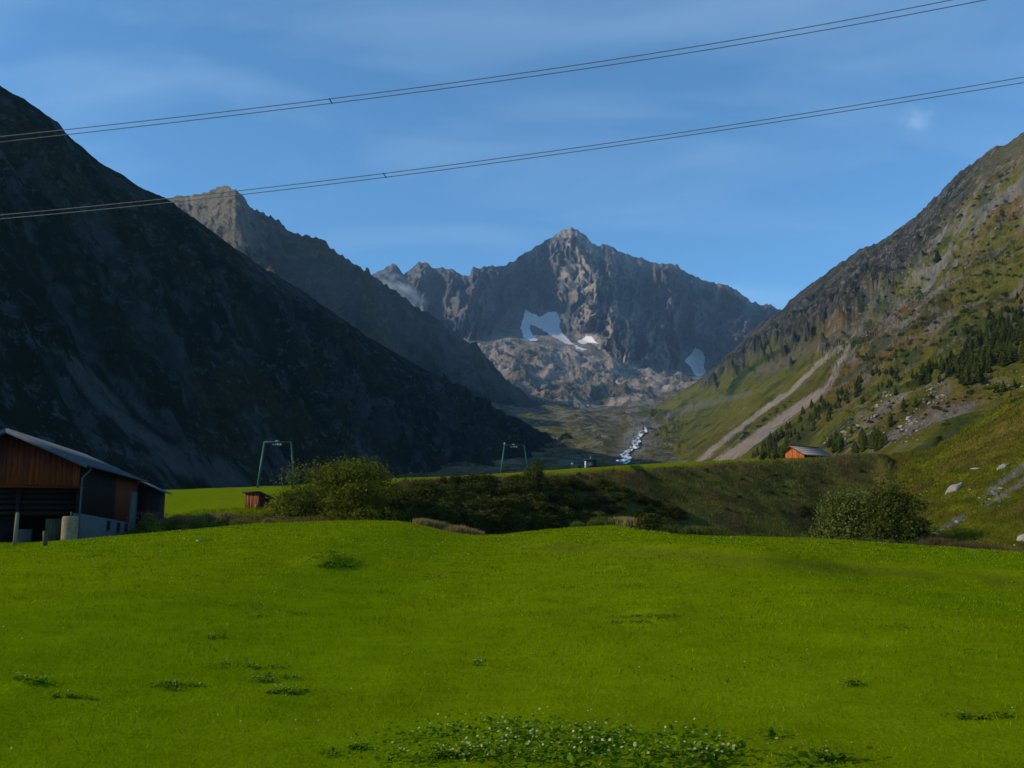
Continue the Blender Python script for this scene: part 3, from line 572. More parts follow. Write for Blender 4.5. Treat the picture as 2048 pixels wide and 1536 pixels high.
# ------------------------------------------------------------------ barn
bx_, by_, bz_ = world(153, 1078, 55.0)
barn = tag(empty('barn', (float(bx_), float(by_), float(bz_)), math.radians(11.5)), 'brown timber barn with a grey metal roof and pale concrete base', 'barn')
L_ = 18.0; AX, AZ = -3.92, 6.17; SL = 0.44
def roofz(x): return AZ - SL * abs(x - AX)
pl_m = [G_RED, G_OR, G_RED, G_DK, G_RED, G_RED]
x = -9.05; i = 0
rp = random.Random(5)
while x < -0.10:
    w = 0.30 if x > -5.6 else 0.30
    w = min(w + rp.uniform(-0.03, 0.03), -0.05 - x)
    m = MB(); z0 = 3.03 + rp.uniform(-0.03, 0.02); y0 = 0.0 - rp.uniform(0, 0.018)
    x1 = x + w - 0.014; za, zb_ = roofz(x) - 0.16, roofz(x1) - 0.16
    m.hexa([(x, y0, z0), (x1, y0, z0), (x1, 0.05, z0), (x, 0.05, z0)], [(x, y0, za), (x1, y0, zb_), (x1, 0.05, zb_), (x, 0.05, za)])
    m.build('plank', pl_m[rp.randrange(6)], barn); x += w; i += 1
m = MB(); m.box(-9.05, -0.05, 0.15, 0.24, 3.0, 3.20); m.box(-9.1, 0.02, 0.06, 1.0, 2.90, 3.02); m.build('sill_beam', W_DK, barn)
m = MB(); m.prism([(-9.05, 3.2), (-0.05, 3.2), (-0.05, roofz(0) - .2), (AX, AZ - .2), (-9.05, roofz(-9.05) - .2)], 0.10, 0.14); m.build('gable_backing', W_BLK, barn)
for k, zz in enumerate((1.30, 1.62, 1.94, 2.26, 2.58)):         # recessed log wall of the lower storey
    m = MB(); m.tube([(-9.0, 0.85, zz + .16), (-0.1, 0.85, zz + .16)], 0.155, 8); m.build('log', W_LOG, barn, True)
m = MB(); m.box(-9.0, -0.06, 1.02, 1.10, 1.25, 3.2); m.build('wall_backing', W_BLK, barn)
m = MB(); m.box(-9.08, -9.0, 0.06, L_, -0.8, 4.0); m.build('far_side_wall', W_BLK, barn)
m = MB(); m.box(-9.0, -3.4, 1.0, 1.1, -0.8, 1.25); m.box(-1.0, -0.05, 0.75, 0.85, -0.8, 1.25); m.box(-9, 0, 3.5, 3.6, -.8, 1.3); m.build('stable_wall', W_BLK, barn)
m = MB(); m.box(-1.85, -1.02, 0.55, 0.62, -0.6, 1.15); m.build('door', wood('drab_green_door', (0.060, 0.055, 0.030)), barn)
m = MB(); m.box(-3.25, -2.55, 0.3, 0.75, -0.6, 0.55); m.build('trough', simple_mat('dull_grey_plastic', (0.06, 0.06, 0.055)), barn)
for xx in (-3.35, -0.12, -6.4):
    m = MB(); m.box(xx - .11, xx + .11, 0.35, 0.57, -0.7, 2.92); m.build('post', W_BLK, barn)
# side wall: boarding over a concrete plinth
m = MB(); y = 0.1; rp = random.Random(9)
while y < 17.8:
    w = 0.26; m.box(-0.05 + rp.uniform(-.01, .01), 0.0 + rp.uniform(-.006, .012), y, y + w - 0.015, 1.42 - 0.028 * y, roofz(0) - 0.18); y += w
    if 9.9 < y < 10.16: m.build('boarding', W_BLK, barn); m = MB()
o = m.build('boarding', W_RED, barn); o['label'] = 'red brown boards at the rear of the side wall'
m = MB(); m.hexa([(-0.3, 0.05, -1.2), (0.10, 0.05, -1.2), (0.10, L_, -1.2), (-0.3, L_, -1.2)], [(-0.3, 0.05, 1.45), (0.10, 0.05, 1.45), (0.10, L_, 0.95), (-0.3, L_, 0.95)]); m.build('plinth', CONC, barn)
for yy, zz in ((7.7, .82), (11.0, .72), (13.7, .66)):
    m = MB(); m.box(0.06, 0.14, yy - .5, yy + .5, zz - .30, zz + .30); fr_ = m.build('window', DARK, barn)
    m = MB(); m.box(0.10, 0.155, yy - .58, yy - .5, zz - .34, zz + .34); m.box(0.10, 0.155, yy + .5, yy + .58, zz - .34, zz + .34); m.box(0.10, 0.155, yy - .58, yy + .58, zz - .38, zz - .30); m.build('frame', CONC, fr_)
m = MB(); m.box(-0.2, 0.16, 15.2, 17.3, -1.0, 3.3); m.build('corner_panel', CONC, barn)
# roof: two sheet slopes with raised seams
def slope(xa, xb, y0, y1, th, zf, up=0.0):
    m = MB(); za, zb2 = zf(xa) + up, zf(xb) + up
    m.hexa([(xa, y0, za - th), (xb, y0, zb2 - th), (xb, y1, zb2 - th), (xa, y1, za - th)], [(xa, y0, za), (xb, y0, zb2), (xb, y1, zb2), (xa, y1, za)]); return m
slope(AX, 0.50, -0.85, L_ + 0.3, 0.10, roofz).build('roof', METAL, barn)
slope(-9.2, AX - 0.002, -0.85, L_ + 0.3, 0.10, roofz).build('roof', METAL, barn)
m = MB()
for k in range(31):
    y = -0.7 + k * 0.6
    for xa, xb in ((AX + .06, 0.48), (-9.18, AX - .06)):
        m.hexa([(xa, y, roofz(xa)), (xb, y, roofz(xb)), (xb, y + .05, roofz(xb)), (xa, y + .05, roofz(xa))], [(xa, y, roofz(xa) + .05), (xb, y, roofz(xb) + .05), (xb, y + .05, roofz(xb) + .05), (xa, y + .05, roofz(xa) + .05)])
m.build('roof_seams', METAL, barn)
m = MB()
for xa, xb in ((AX, 0.50), (-9.2, AX)):
    m.hexa([(xa, -0.89, roofz(xa) - .24), (xb, -0.89, roofz(xb) - .24), (xb, -0.853, roofz(xb) - .24), (xa, -0.853, roofz(xa) - .24)], [(xa, -0.89, roofz(xa) + .02), (xb, -0.89, roofz(xb) + .02), (xb, -0.853, roofz(xb) + .02), (xa, -0.853, roofz(xa) + .02)])
m.build('barge_board', METAL, barn)
for xx in (-8.2, -6.3, AX, -2.4, -0.5):
    m = MB(); m.box(xx - .08, xx + .08, -0.8, 0.6, roofz(xx) - .32, roofz(xx) - .125); m.build('purlin', W_BLK, barn)
m = MB(); m.tube([(0.58, -0.85, roofz(.5) - .07), (0.58, L_ + .3, roofz(.5) - .07)], 0.075, 8); m.build('gutter', METAL2, barn, True)
m = MB(); m.tube([(0.58, -0.35, roofz(.5) - .10), (0.58, -0.35, roofz(.5) - .30), (0.12, -0.12, roofz(.5) - .75), (0.10, -0.10, 1.8), (0.10, -0.10, -0.5)], 0.055, 8); m.build('downpipe', METAL2, barn, True)
# lean-to at the rear
def lz(x): return 4.25 - 0.44 * (x - 0.0)
m = MB(); m.prism([(-0.2, -0.8), (1.42, -0.8), (1.42, lz(1.42) - .12), (-0.2, lz(-.2) - .12)], 18.35, 22.0); m.build('lean_to_wall', W_BLK, barn)
slope(-0.1, 1.88, 18.02, 22.4, 0.09, lz).build('lean_to_roof', METAL, barn)
# things standing at the barn
gx = empty('concrete_drum', barn.matrix_basis @ Vector((-0.08, -1.35, -0.08)), 0.3); tag(gx, 'rounded concrete drum at the front corner of the barn', 'drum')
n = 20; prof = [(0.435, -0.4), (0.435, 1.22), (0.415, 1.30), (0.37, 1.345), (0.0, 1.36)]
vs = []; fs = []
for r_, z_ in prof[:-1]: vs += [(r_ * math.cos(2 * math.pi * k / n), r_ * math.sin(2 * math.pi * k / n), z_) for k in range(n)]
for j in range(3): fs += [(j * n + k, j * n + (k + 1) % n, (j + 1) * n + (k + 1) % n, (j + 1) * n + k) for k in range(n)]
fs.append(tuple(range(3 * n, 4 * n))); mk('shell', np.array(vs), fs, CONC2, gx, smooth=False)
m = MB(); m.tube([(0, 0, 1.34), (0.03, 0, 1.5), (0.0, 0.02, 1.62)], [0.06, 0.05, 0.01], 6); m.build('moss_tuft', simple_mat('moss', (0.06, 0.08, 0.02)), gx)

def ground_at(px, py, which=(0,)):
    p, _ = hit(px, py, list(which)); return p
for (px, py, h, lab, r_, lean) in ((29, 1091, 1.28, 'tall grey fence post in front of the barn', 0.075, 0.02), (91, 1092, 0.52, 'short dark fence post stub between the tall post and the drum', 0.085, -0.06)):
    p = ground_at(px, py) or Vector(world(px, py, 44.0))
    e = tag(empty('fence_post', p), lab, 'post'); m = MB()
    m.tube([(0, 0, -0.2), (lean * .5, 0, h * .5), (lean, 0.01, h - .03), (lean, .01, h)], [r_, r_ * .95, r_ * .9, r_ * .55], 9); m.build('shaft', POSTW if h > 1 else wood('dark_post', (0.07, 0.06, 0.035)), e, True)
    m = MB(); m.tube([(lean * .8 - r_ - .02, 0, h * .72), (lean * .8 - r_ - .05, 0, h * .72)], 0.03, 6); m.build('insulator', DARK, e)

# ------------------------------------------------------------------ small hut
hx, hy, hz_ = world(504, 1020, 82.0)
hut = tag(empty('hut', (float(hx), float(hy), float(hz_)), math.radians(-14)), 'tiny brown board hut with a dark flat roof beside the bushes', 'hut')
x = -0.68; rp = random.Random(3)
while x < 0.62:
    m = MB(); w = .165; m.box(x, x + w - .012, -0.02 - rp.uniform(0, .01), 0.02, -0.4, 1.42); m.build('plank', [W_DK, W_RED, W_DK, W_ORG][rp.randrange(4)], hut); x += w
m = MB(); m.prism([(-0.66, -0.4), (0.64, -0.4), (0.64, 1.42), (-0.66, 1.42)], 0.03, 0.04)
m.hexa([(-.66, .04, -.4), (.64, .04, -.4), (.64, 2.0, -.4), (-.66, 2.0, -.4)], [(-.66, .04, 1.42), (.64, .04, 1.42), (.64, 2.0, 1.02), (-.66, 2.0, 1.02)]); m.build('body', W_DK, hut)
m = MB(); m.hexa([(-.88, -.25, 1.47), (.80, -.25, 1.47), (.98, 2.25, 0.98), (-.70, 2.25, 0.98)], [(-.88, -.25, 1.60), (.80, -.25, 1.60), (.98, 2.25, 1.08), (-.70, 2.25, 1.08)]); m.build('roof', simple_mat('tarred_roof_felt', (0.035, 0.04, 0.045), 3, .2), hut)
m = MB(); m.hexa([(.66, .3, -.4), (1.05, .3, -.4), (1.05, 1.7, -.4), (.66, 1.7, -.4)], [(.66, .3, .75), (1.05, .3, .55), (1.05, 1.7, .55), (.66, 1.7, .75)]); m.build('side_annex', W_DK, hut)
m = MB(); m.box(0.30, 0.46, -0.05, -0.03, 0.15, 0.5); m.build('pale_patch', CONC2, hut)

# ------------------------------------------------------------------ drag-lift towers
def tower(px0, px1, tx0, tx1, pyb, pyt, D, lab, lamp):
    b0 = Vector([float(v) for v in world(px0, pyb, D)]); b1 = Vector([float(v) for v in world(px1, pyb - 2, D + 1)])
    t0 = Vector([float(v) for v in world(tx0, pyt, D)]); t1 = Vector([float(v) for v in world(tx1, pyt, D + 1)])
    o = (b0 + b1) / 2; e = tag(empty('lift_tower', o), lab, 'lift tower', 'green ski-lift towers on the plateau')
    for a, b in ((b0, t0), (b1, t1)):
        m = MB(); d = (a - b).normalized(); m.tube([a + d * 1.2 - o, b - o], [0.17, 0.145], 10); m.build('leg', GREEN, e, True)
    m = MB(); m.tube([t0 - o + Vector((-.12, 0, 0)), t1 - o + Vector((.12, 0, 0))], 0.085, 8); m.build('crossbar', GREEN, e, True)
    c = (t0 * .52 + t1 * .48) - o; m = MB()
    m.box(c.x - .75, c.x + .75, c.y - .07, c.y + .07, c.z - .46, c.z - .34); m.box(c.x - .06, c.x + .06, c.y - .06, c.y + .06, c.z - .36, c.z - .05)
    m.box(c.x - .3, c.x + .3, c.y - .05, c.y + .05, c.z + .09, c.z + .22); m.build('sheave_beam', GALV, e)
    for k in (-.6, -.2, .2, .6):
        m = MB(); m.tube([(c.x + k, c.y - .14, c.z - .40), (c.x + k, c.y + .14, c.z - .40)], 0.15, 10); m.build('sheave', GALV, e, True)
    if lamp:
        m = MB(); m.tube([t0 - o + Vector((0.02, 0, .1)), t0 - o + Vector((0.02, 0, .55))], [0.18, 0.14], 8); m.build('cap_box', GALV, e)
tower(515, 589, 529, 582, 974, 884, 150, 'nearer green lift tower, left of the large bush', False)
tower(1001, 1057, 1009, 1048, 950, 890, 200, 'farther green lift tower above the shrubby bank', True)

# ------------------------------------------------------------------ lift booth and motor
p = Vector([float(v) for v in world(1180, 943, 172)])
bo = tag(empty('lift_booth', p, math.radians(8)), 'small dark lift booth with a white front edge on the bank top', 'booth')
m = MB(); m.box(-.62, 1.25, 0, 1.9, -.4, 2.05); m.build('wall', simple_mat('dark_booth_panel', (0.022, 0.026, 0.034)), bo)
m = MB(); m.box(-.92, -.66, -.12, .25, .45, 1.85); m.build('front_panel', simple_mat('white_booth_panel', (0.62, 0.62, 0.60), 2, .06), bo)
m = MB(); m.box(-.85, 1.2, -.2, 2.1, 2.06, 2.2); m.build('roof', simple_mat('booth_roof', (0.05, 0.055, 0.06)), bo)
m = MB(); m.box(-.12, .5, -.04, -.003, .95, 1.6); m.build('window', simple_mat('dim_glass', (0.10, 0.13, 0.18), 2, .1, .2, spec=.6), bo)
m = MB(); m.box(-1.2, -.4, -.3, 1.0, -.5, .22); m.build('base', CONC2, bo)
m = MB(); m.tube([(.3, .8, 2.2), (.3, .8, 2.75)], .08, 6); m.build('chimney', GALV, bo)
p = Vector([float(v) for v in world(1161, 944, 172)]); mo = tag(empty('lift_motor', p), 'small red machine on the grass left of the lift booth', 'machine')
m = MB(); m.box(-.45, .35, -.3, .4, .3, .8); m.build('housing', simple_mat('red_paint', (0.22, 0.035, 0.025), 4, .2), mo); m = MB(); m.tube([(-.2, -.35, .95), (-.2, .45, .95)], .28, 12); m.build('wheel', DARK, mo); m = MB(); m.box(-.4, -.3, -.2, .3, -.4, .3); m.build('foot', DARK, mo); m = MB(); m.box(.2, .3, -.2, .3, -.4, .3); m.build('foot', DARK, mo)
p = Vector([float(v) for v in world(1145, 946, 172)]); lp = tag(empty('signal_post', p), 'thin post with a pale box left of the lift booth', 'post')
m = MB(); m.tube([(0, 0, -.4), (0, 0, 1.6)], .035, 6); m.build('shaft', METAL2, lp); m = MB(); m.box(-.22, .22, -.1, .1, 1.5, 1.82); m.build('signal_box', GALV, lp)

# ------------------------------------------------------------------ chalet
p = Vector([float(v) for v in world(1583, 919, 186)])
ch = tag(empty('chalet', p, math.radians(-54)), 'small orange timber chalet with a grey shingle roof beyond the bank', 'chalet')
# local x across the gable, y along the ridge
hw = 3.1; ez = 0.75; az = 2.75; ln = 8.2
def cz(x): return az - (az - ez) * abs(x) / (hw + .45)
GAB = wood('orange_larch_boards', (0.42, 0.115, 0.024)); x = -hw; rp = random.Random(12)
while x < hw - .1:
    w = .44; x1 = min(x + w, hw); m = MB(); y0 = -.04 - rp.uniform(0, .02); pts = [x, x1 - .03]
    if x < 0 < x1: m.prism([(x, -2.2), (x1 - .03, -2.2), (x1 - .03, cz(x1) - .1), (0, az - .1), (x, cz(x) - .1)], y0, .03)
    else: m.prism([(x, -2.2), (x1 - .03, -2.2), (x1 - .03, cz(x1) - .1), (x, cz(x) - .1)], y0, .03)
    m.build('plank', GAB, ch); x = x1
m = MB(); m.prism([(-hw, -2.2), (hw, -2.2), (hw, cz(hw) - .1), (0, az - .1), (-hw, cz(hw) - .1)], .04, ln); m.build('wall', W_BLK, ch)
SH = simple_mat('silver_shingle_roof', (0.30, 0.235, 0.20), 3, 0.35, 0.95, (1, 1, 1), .5, spec=0.02); xe = hw + .45
for sgn in (1, -1):
    for k in range(4):          # overlapping courses
        xa = sgn * xe * (k + 1.06) / 4.06; xb = sgn * xe * k / 4.06; up = .03 * k
        m = MB(); za = cz(xa) + .03; zb2 = cz(xb) - .02
        q = sorted([(xb, zb2 + (0.02 if k else 0)), (xa, za)])
        m.hexa([(q[0][0], -.75, q[0][1] - .10), (q[1][0], -.75, q[1][1] - .10), (q[1][0], ln + .7, q[1][1] - .10), (q[0][0], ln + .7, q[0][1] - .10)], [(q[0][0], -.75, q[0][1]), (q[1][0], -.75, q[1][1]), (q[1][0], ln + .7, q[1][1]), (q[0][0], ln + .7, q[0][1])])
        m.build('roof_course', SH, ch)
m = MB(); m.tube([(0, -.8, az + .02), (0, ln + .75, az + .02)], .10, 6); m.build('ridge_cap', W_DK, ch)
m = MB(); m.hexa([(-xe, -.80, cz(xe) - .2), (0, -.80, az - .2), (0, -.757, az - .2), (-xe, -.757, cz(xe) - .2)], [(-xe, -.80, cz(xe)), (0, -.80, az), (0, -.757, az), (-xe, -.757, cz(xe))])
m.hexa([(0, -.80, az - .2), (xe, -.80, cz(xe) - .2), (xe, -.757, cz(xe) - .2), (0, -.757, az - .2)], [(0, -.80, az), (xe, -.80, cz(xe)), (xe, -.757, cz(xe)), (0, -.757, az)]); m.build('barge_board', W_DK, ch)

# ------------------------------------------------------------------ power lines
def cable(pts, D0, D1, r):
    xs = np.linspace(-260, 2300, 42); cf = np.polyfit([a for a, b in pts], [b for a, b in pts], 3 if len(pts) > 3 else 2)
    return [tuple(float(c) for c in world(x, np.polyval(cf, x), D0 + (D1 - D0) * (x + 260) / 2560)) for x in xs], cf
def power(A, Bp, sx, D0, D1, lab):
    pa, ca = cable(A, D0, D1, 0); pb, cb2 = cable(Bp, D0 + .25, D1 + .25, 0)
    o = Vector(pa[20]); e = tag(empty('power_cable', o), lab, 'power cable', 'twin overhead power cables')
    for pp in (pa, pb):
        m = MB(); m.tube([Vector(q) - o for q in pp], 0.036, 6); m.build('wire', CABLE, e, True)
    D = D0 + (D1 - D0) * (sx + 260) / 2560
    a = Vector(world(sx - 2, np.polyval(ca, sx - 2), D)); b = Vector(world(sx + 3, np.polyval(cb2, sx + 3), D + .25)); d = (b - a).normalized() * .06
    m = MB(); m.tube([a - d - o, b + d - o], 0.042, 6); m.build('spacer', DARK, e)
power([(0, 273), (132, 260), (330, 237), (660, 198), (1000, 152), (1300, 107), (1600, 58), (1900, 0)],
      [(0, 284), (132, 270), (330, 246), (660, 207), (1000, 162), (1300, 118), (1600, 68), (1970, 0)], 661, 78, 66, 'upper pair of overhead power cables crossing the sky')
power([(0, 430), (330, 398), (600, 367), (770, 346), (1000, 318), (1400, 258), (1700, 213), (2048, 154)],
      [(0, 438), (330, 406), (600, 375), (770, 354), (1000, 326), (1400, 266), (1700, 221), (2048, 165)], 769, 84, 74, 'lower pair of overhead power cables crossing the sky')
# ------------------------------------------------------------------ boulders
import bmesh
def rock_mesh(seed, sub=2, sq=(1, .8, .7)):
    bm = bmesh.new(); bmesh.ops.create_icosphere(bm, subdivisions=sub, radius=1.0)
    V = np.array([v.co[:] for v in bm.verts]); Fs = np.array([[v.index for v in f.verts] for f in bm.faces]); bm.free()
    r = np.random.default_rng(seed)
    for _ in range(9):                      # chop with planes for flat faces
        n = r.normal(size=3); n /= np.linalg.norm(n); d = r.uniform(.45, .8); k = V @ n - d; V = np.where((k > 0)[:, None], V - np.outer(k, n) * .92, V)
    V += 0.06 * r.normal(size=V.shape); return V * np.array(sq), Fs
ROCKM = simple_mat('boulder_stone', (0.26, 0.23, 0.19), 1.2, 0.35, 0.9, bump=0.6, obj_var=0.25)
ROCKD = simple_mat('dark_lichen_stone', (0.12, 0.11, 0.10), 1.2, 0.35, 0.9, bump=0.6, obj_var=0.25)
rocks = []
for s_ in range(6):
    V, Fs = rock_mesh(100 + s_, 1 if s_ > 2 else 2, [(1, .8, .7), (1.2, .7, .6), (.9, .9, .85)][s_ % 3]); o = mk('boulder', V, Fs, ROCKM if s_ % 3 < 2 else ROCKD, link=False); rocks.append(o.data)
def boulder(px, py, wpx, lab, group, which, mesh=None, scl=(1, 1, 1), rot=None, name='boulder'):
    p, n = hit(px, py, which)
    if p is None: return None
    r = wpx / 2 * p.y / F
    o = bpy.data.objects.new(name, mesh or random.choice(rocks)); COL.objects.link(o)
    o.location = p + Vector((0, 0, r * .12)); o.scale = (r * scl[0], r * scl[1], r * scl[2])
    o.rotation_euler = rot or (random.uniform(-.3, .3), random.uniform(-.5, .5), random.uniform(0, 6.28)); tag(o, lab, 'boulder', group); return o
big, Fb = rock_mesh(55, 2, (1, .55, .42)); bigm = mk('boulder', big, Fb, ROCKM, link=False).data
boulder(1910, 982, 52, 'long tilted slab boulder on the grass right of the dark tree', None, [0], bigm, (1, 1, 1.15), (0.1, -0.62, 0.15))
boulder(1950, 939, 20, 'flat pale boulder above the long tilted slab', None, [0], rocks[1], (1, 1, .55))
boulder(2008, 936, 36, 'long pale boulder beside the dark shrub at the right edge', None, [0], bigm, (1, 1, 1), (0, -0.4, 0.3))
boulder(2050, 1082, 36, 'rounded pale boulder cut by the right edge of the photo', None, [0], rocks[0], (1, 1, 1.3))
boulder(1842, 992, 12, 'small pale stone just right of the dark tree', None, [0], rocks[3])
boulder(1940, 980, 8, 'small white stone right of the long tilted slab', None, [0], rocks[4])
boulder(1915, 1045, 18, 'pale outcrop stone below the long tilted slab', None, [0], rocks[1], (1, 1, .8))
boulder(396, 1083, 11, 'small grey stone lying alone on the meadow near the barn', None, [0], rocks[0], (1, 1, 1))
for (a, b, w) in [(1899, 1056, 11), (1885, 1060, 9), (1868, 1067, 10), (1877, 1063, 7), (1964, 1010, 8), (2029, 1091, 8), (1922, 1030, 7), (1855, 983, 6), (1905, 893, 6), (1878, 1070, 6), (1950, 1065, 6)]:
    boulder(a, b, w, 'small pale stone scattered on the near grassy hillside', 'small stones on the near hillside', [0])
for (a, b, w) in [(1992, 990, 20), (1980, 1000, 14), (2003, 978, 16), (2012, 968, 12), (1972, 1005, 9), (1985, 985, 11), (2030, 950, 12), (2020, 996, 12), (1998, 1012, 8), (1968, 992, 10), (2008, 990, 13), (1975, 984, 8), (1960, 997, 9)]:
    boulder(a, b, w, 'pale stone in the rocky scar near the right edge', 'stones of the rocky scar', [0], scl=(1.2, .8, .6))
rp = random.Random(21)
zones = [([(1838, 782), (1862, 770), (1900, 800), (1890, 812), (1845, 806)], 26, 6, 15), ([(1755, 795), (1780, 780), (1795, 800), (1775, 825), (1752, 815)], 12, 7, 16), ([(1800, 842), (1830, 825), (1850, 838), (1835, 858), (1800, 862)], 12, 8, 18),
         ([(1640, 885), (1690, 845), (1750, 815), (1765, 835), (1700, 875), (1660, 895)], 34, 5, 14), ([(1750, 870), (1800, 855), (1860, 860), (1850, 885), (1790, 890)], 26, 5, 13), ([(1790, 820), (1900, 810), (1950, 800), (1890, 850), (1820, 870)], 30, 4, 10),
         ([(1640, 730), (1720, 650), (1760, 660), (1700, 740)], 26, 4, 9), ([(1760, 560), (1900, 440), (2040, 330), (2048, 420), (1900, 560), (1800, 650)], 55, 4, 9), ([(1950, 740), (2048, 735), (2048, 790), (1940, 800)], 12, 4, 9)]
glabs = ['grey boulder in the densest cluster below the conifer stand', 'large grey block left of the densest boulder cluster', 'grey block in the rocky group above the chalet roof line', 'grey stone in the boulder strip rising behind the chalet', 'grey stone in the rubble just above the bank end', 'loose stone on the grass below the boulder cluster', 'stone beside the pale scree chute', 'outcrop stone high on the right mountainside', 'stone below the conifers at the right edge']
for zi, (pl, n_, a, b) in enumerate(zones):
    xs = [q[0] for q in pl]; ys = [q[1] for q in pl]; k = 0
    while k < n_:
        x, y = rp.uniform(min(xs), max(xs)), rp.uniform(min(ys), max(ys))
        if inpoly(np.array([x]), np.array([y]), pl)[0]:
            k += 1; boulder(x, y, a + (b - a) * rp.random() ** 2, glabs[zi], 'boulders on the right mountainside', [0, 4], scl=(1.1, .9, .9))
boulder(1690, 890, 20, 'upright pale rock pinnacle behind the bank, right of the chalet', None, [4], bigm, (1.9, 1.0, 1.0), (0, -1.45, 0.2), 'rock_pinnacle')

# ------------------------------------------------------------------ stream with white rapids
sp = [(1289, 852), (1290, 862), (1283, 868), (1272, 878), (1271, 890), (1268, 898), (1256, 903), (1248, 912), (1256, 922), (1248, 932), (1238, 942)]
cs = []
for i in range(len(sp) - 1):
    for k in range(6): cs.append((sp[i][0] + (sp[i + 1][0] - sp[i][0]) * k / 6, sp[i][1] + (sp[i + 1][1] - sp[i][1]) * k / 6))
VV = []; CC = []; nc_ = 9; ok = []
for i, (x, y) in enumerate(cs):
    w = 6 + 5 * float(noise(i * .31, 0.5, 9)) + (i / len(cs)) * 3
    for j in range(nc_):
        xx = x + (j / (nc_ - 1) - .5) * 2 * w; p, _ = hit(xx, y, [0])
        VV.append(p * 0.9985 + Vector((0, 0, 1.1)) if p else Vector((0, 0, 0))); f_ = float(fbm(xx / 6.0, y / 4.5, 3, 77))
        e_ = abs(j / (nc_ - 1) - .5) * 2; CC.append(mixc(lc(.060, .060, .052), lc(.80, .80, .76), sst(-.12, .22, f_ + .12 - .35 * e_ ** 3)))
VV = np.array([tuple(v) for v in VV]); gf = grid_faces(len(cs), nc_); okf = np.abs(VV[gf][:, :, 1].max(1) - VV[gf][:, :, 1].min(1)) < 160
wm, t, b = mat_new('white_water'); at = t.nodes.new('ShaderNodeAttribute'); at.attribute_name = 'col'; t.links.new(at.outputs['Color'], b.inputs['Base Color']); b.inputs['Roughness'].default_value = .5
tag(mk('stream', VV, gf[okf], wm, None, np.array(CC), True), kind='structure')
SV = []; SF = []; rp2 = np.random.default_rng(4)
for i in range(150):
    c_ = cs[rp2.integers(len(cs))]; x, y = c_[0] + rp2.normal() * 15, c_[1] + rp2.normal() * 3; p, _ = hit(x, y, [0])
    if p is None or p.y < 500: continue
    V, Fs = rock_mesh(500 + i % 12, 1); r = rp2.uniform(.7, 2.6) * p.y / F; n0 = sum(len(a) for a in SV); SV.append(V * r + np.array(p)); SF.append(Fs + n0)
tag(mk('stream_stones', np.concatenate(SV), np.concatenate(SF), ROCKM), 'grey stones strewn along the distant rapids', kind='stuff')

# ------------------------------------------------------------------ foliage
LEAF = leaf_mat('leaf', 0.30)
def leaves(rg, centres, radii, n, size, cA, cB, squash=1.0, shell=.55, up=0.0):
    ci = rg.choice(len(centres), n, p=np.array([r[0] * r[1] * r[2] for r in radii]) ** .66 / sum(np.array([r[0] * r[1] * r[2] for r in radii]) ** .66))
    d = rg.normal(size=(n, 3)); d /= np.linalg.norm(d, axis=1)[:, None]; d[:, 2] = np.where(d[:, 2] < -.5, -d[:, 2], d[:, 2])
    rad = rg.uniform(shell, 1.0, n) ** .7; lump = 1 + .34 * fbm(d[:, 0] * 2.2 + ci * 3.1, d[:, 1] * 2.2 + d[:, 2] * 2.6, 3, 13)
    P_ = np.array(centres)[ci] + d * np.array(radii)[ci] * (rad * lump)[:, None]
    nrm = d + rg.normal(size=(n, 3)) * .75 + np.array([0, 0, .25]); nrm /= np.linalg.norm(nrm, axis=1)[:, None]
    a = np.cross(nrm, rg.normal(size=(n, 3))); a /= np.linalg.norm(a, axis=1)[:, None]; b = np.cross(nrm, a)
    s = size * rg.uniform(.6, 1.4, n)[:, None]; a = a * s; b = b * s * .62
    V = np.stack([P_ - a, P_ + b, P_ + a, P_ - b], 1).reshape(-1, 3)
    t_ = np.clip(.5 + .5 * fbm(P_[:, 0] / .9, P_[:, 1] / .9 + P_[:, 2] / .9, 3, 17) + .25 * rg.normal(size=n), 0, 1)
    c = np.repeat(mixc(cA, cB, t_), 4, 0); return V, c
def stems(rg, n, h, spread, r):
    m = MB()
    for k in range(n):
        a = rg.uniform(0, 6.28); q = spread * rg.uniform(.2, 1); m.tube([(q * .15 * math.cos(a), q * .15 * math.sin(a), -.3), (q * .5 * math.cos(a), q * .5 * math.sin(a), h * .45), (q * math.cos(a), q * math.sin(a), h * .85)], [r, r * .7, r * .25], 5)
    return m
BARK = simple_mat('bark', (0.045, 0.036, 0.026), 6, .3)
def shrub_mesh(seed, w, h, n, leaf, cA, cB, nb=9, shell=.55):
    rg = np.random.default_rng(seed); ce = []; ra = []
    for k in range(nb):
        a = rg.uniform(0, 6.28); q = rg.uniform(0, .62) * w / 2; rr_ = rg.uniform(.2, .36) * w; zz = rg.uniform(.16, .70) * h * (1 - .45 * (q / (w / 2)) ** 2)
        rz_ = min(rr_ * rg.uniform(.6, .9), h - zz if h - zz > .2 * h else .2 * h); ce.append((q * math.cos(a), q * math.sin(a), zz)); ra.append((rr_ * .8, rr_ * .8, rz_))
    for a in rg.uniform(0, 6.28, 6): ce.append((.30 * w * math.cos(a), .30 * w * math.sin(a), h * .14)); ra.append((w * .22, w * .22, h * .26))
    ce.append((0, 0, h * .55)); ra.append((w * .3, w * .3, h * .45))
    V, c = leaves(rg, ce, ra, n, leaf, cA, cB, shell=shell); return V, c, rg
GA, GB = lc(.066, .078, .009), lc(.20, .20, .020)
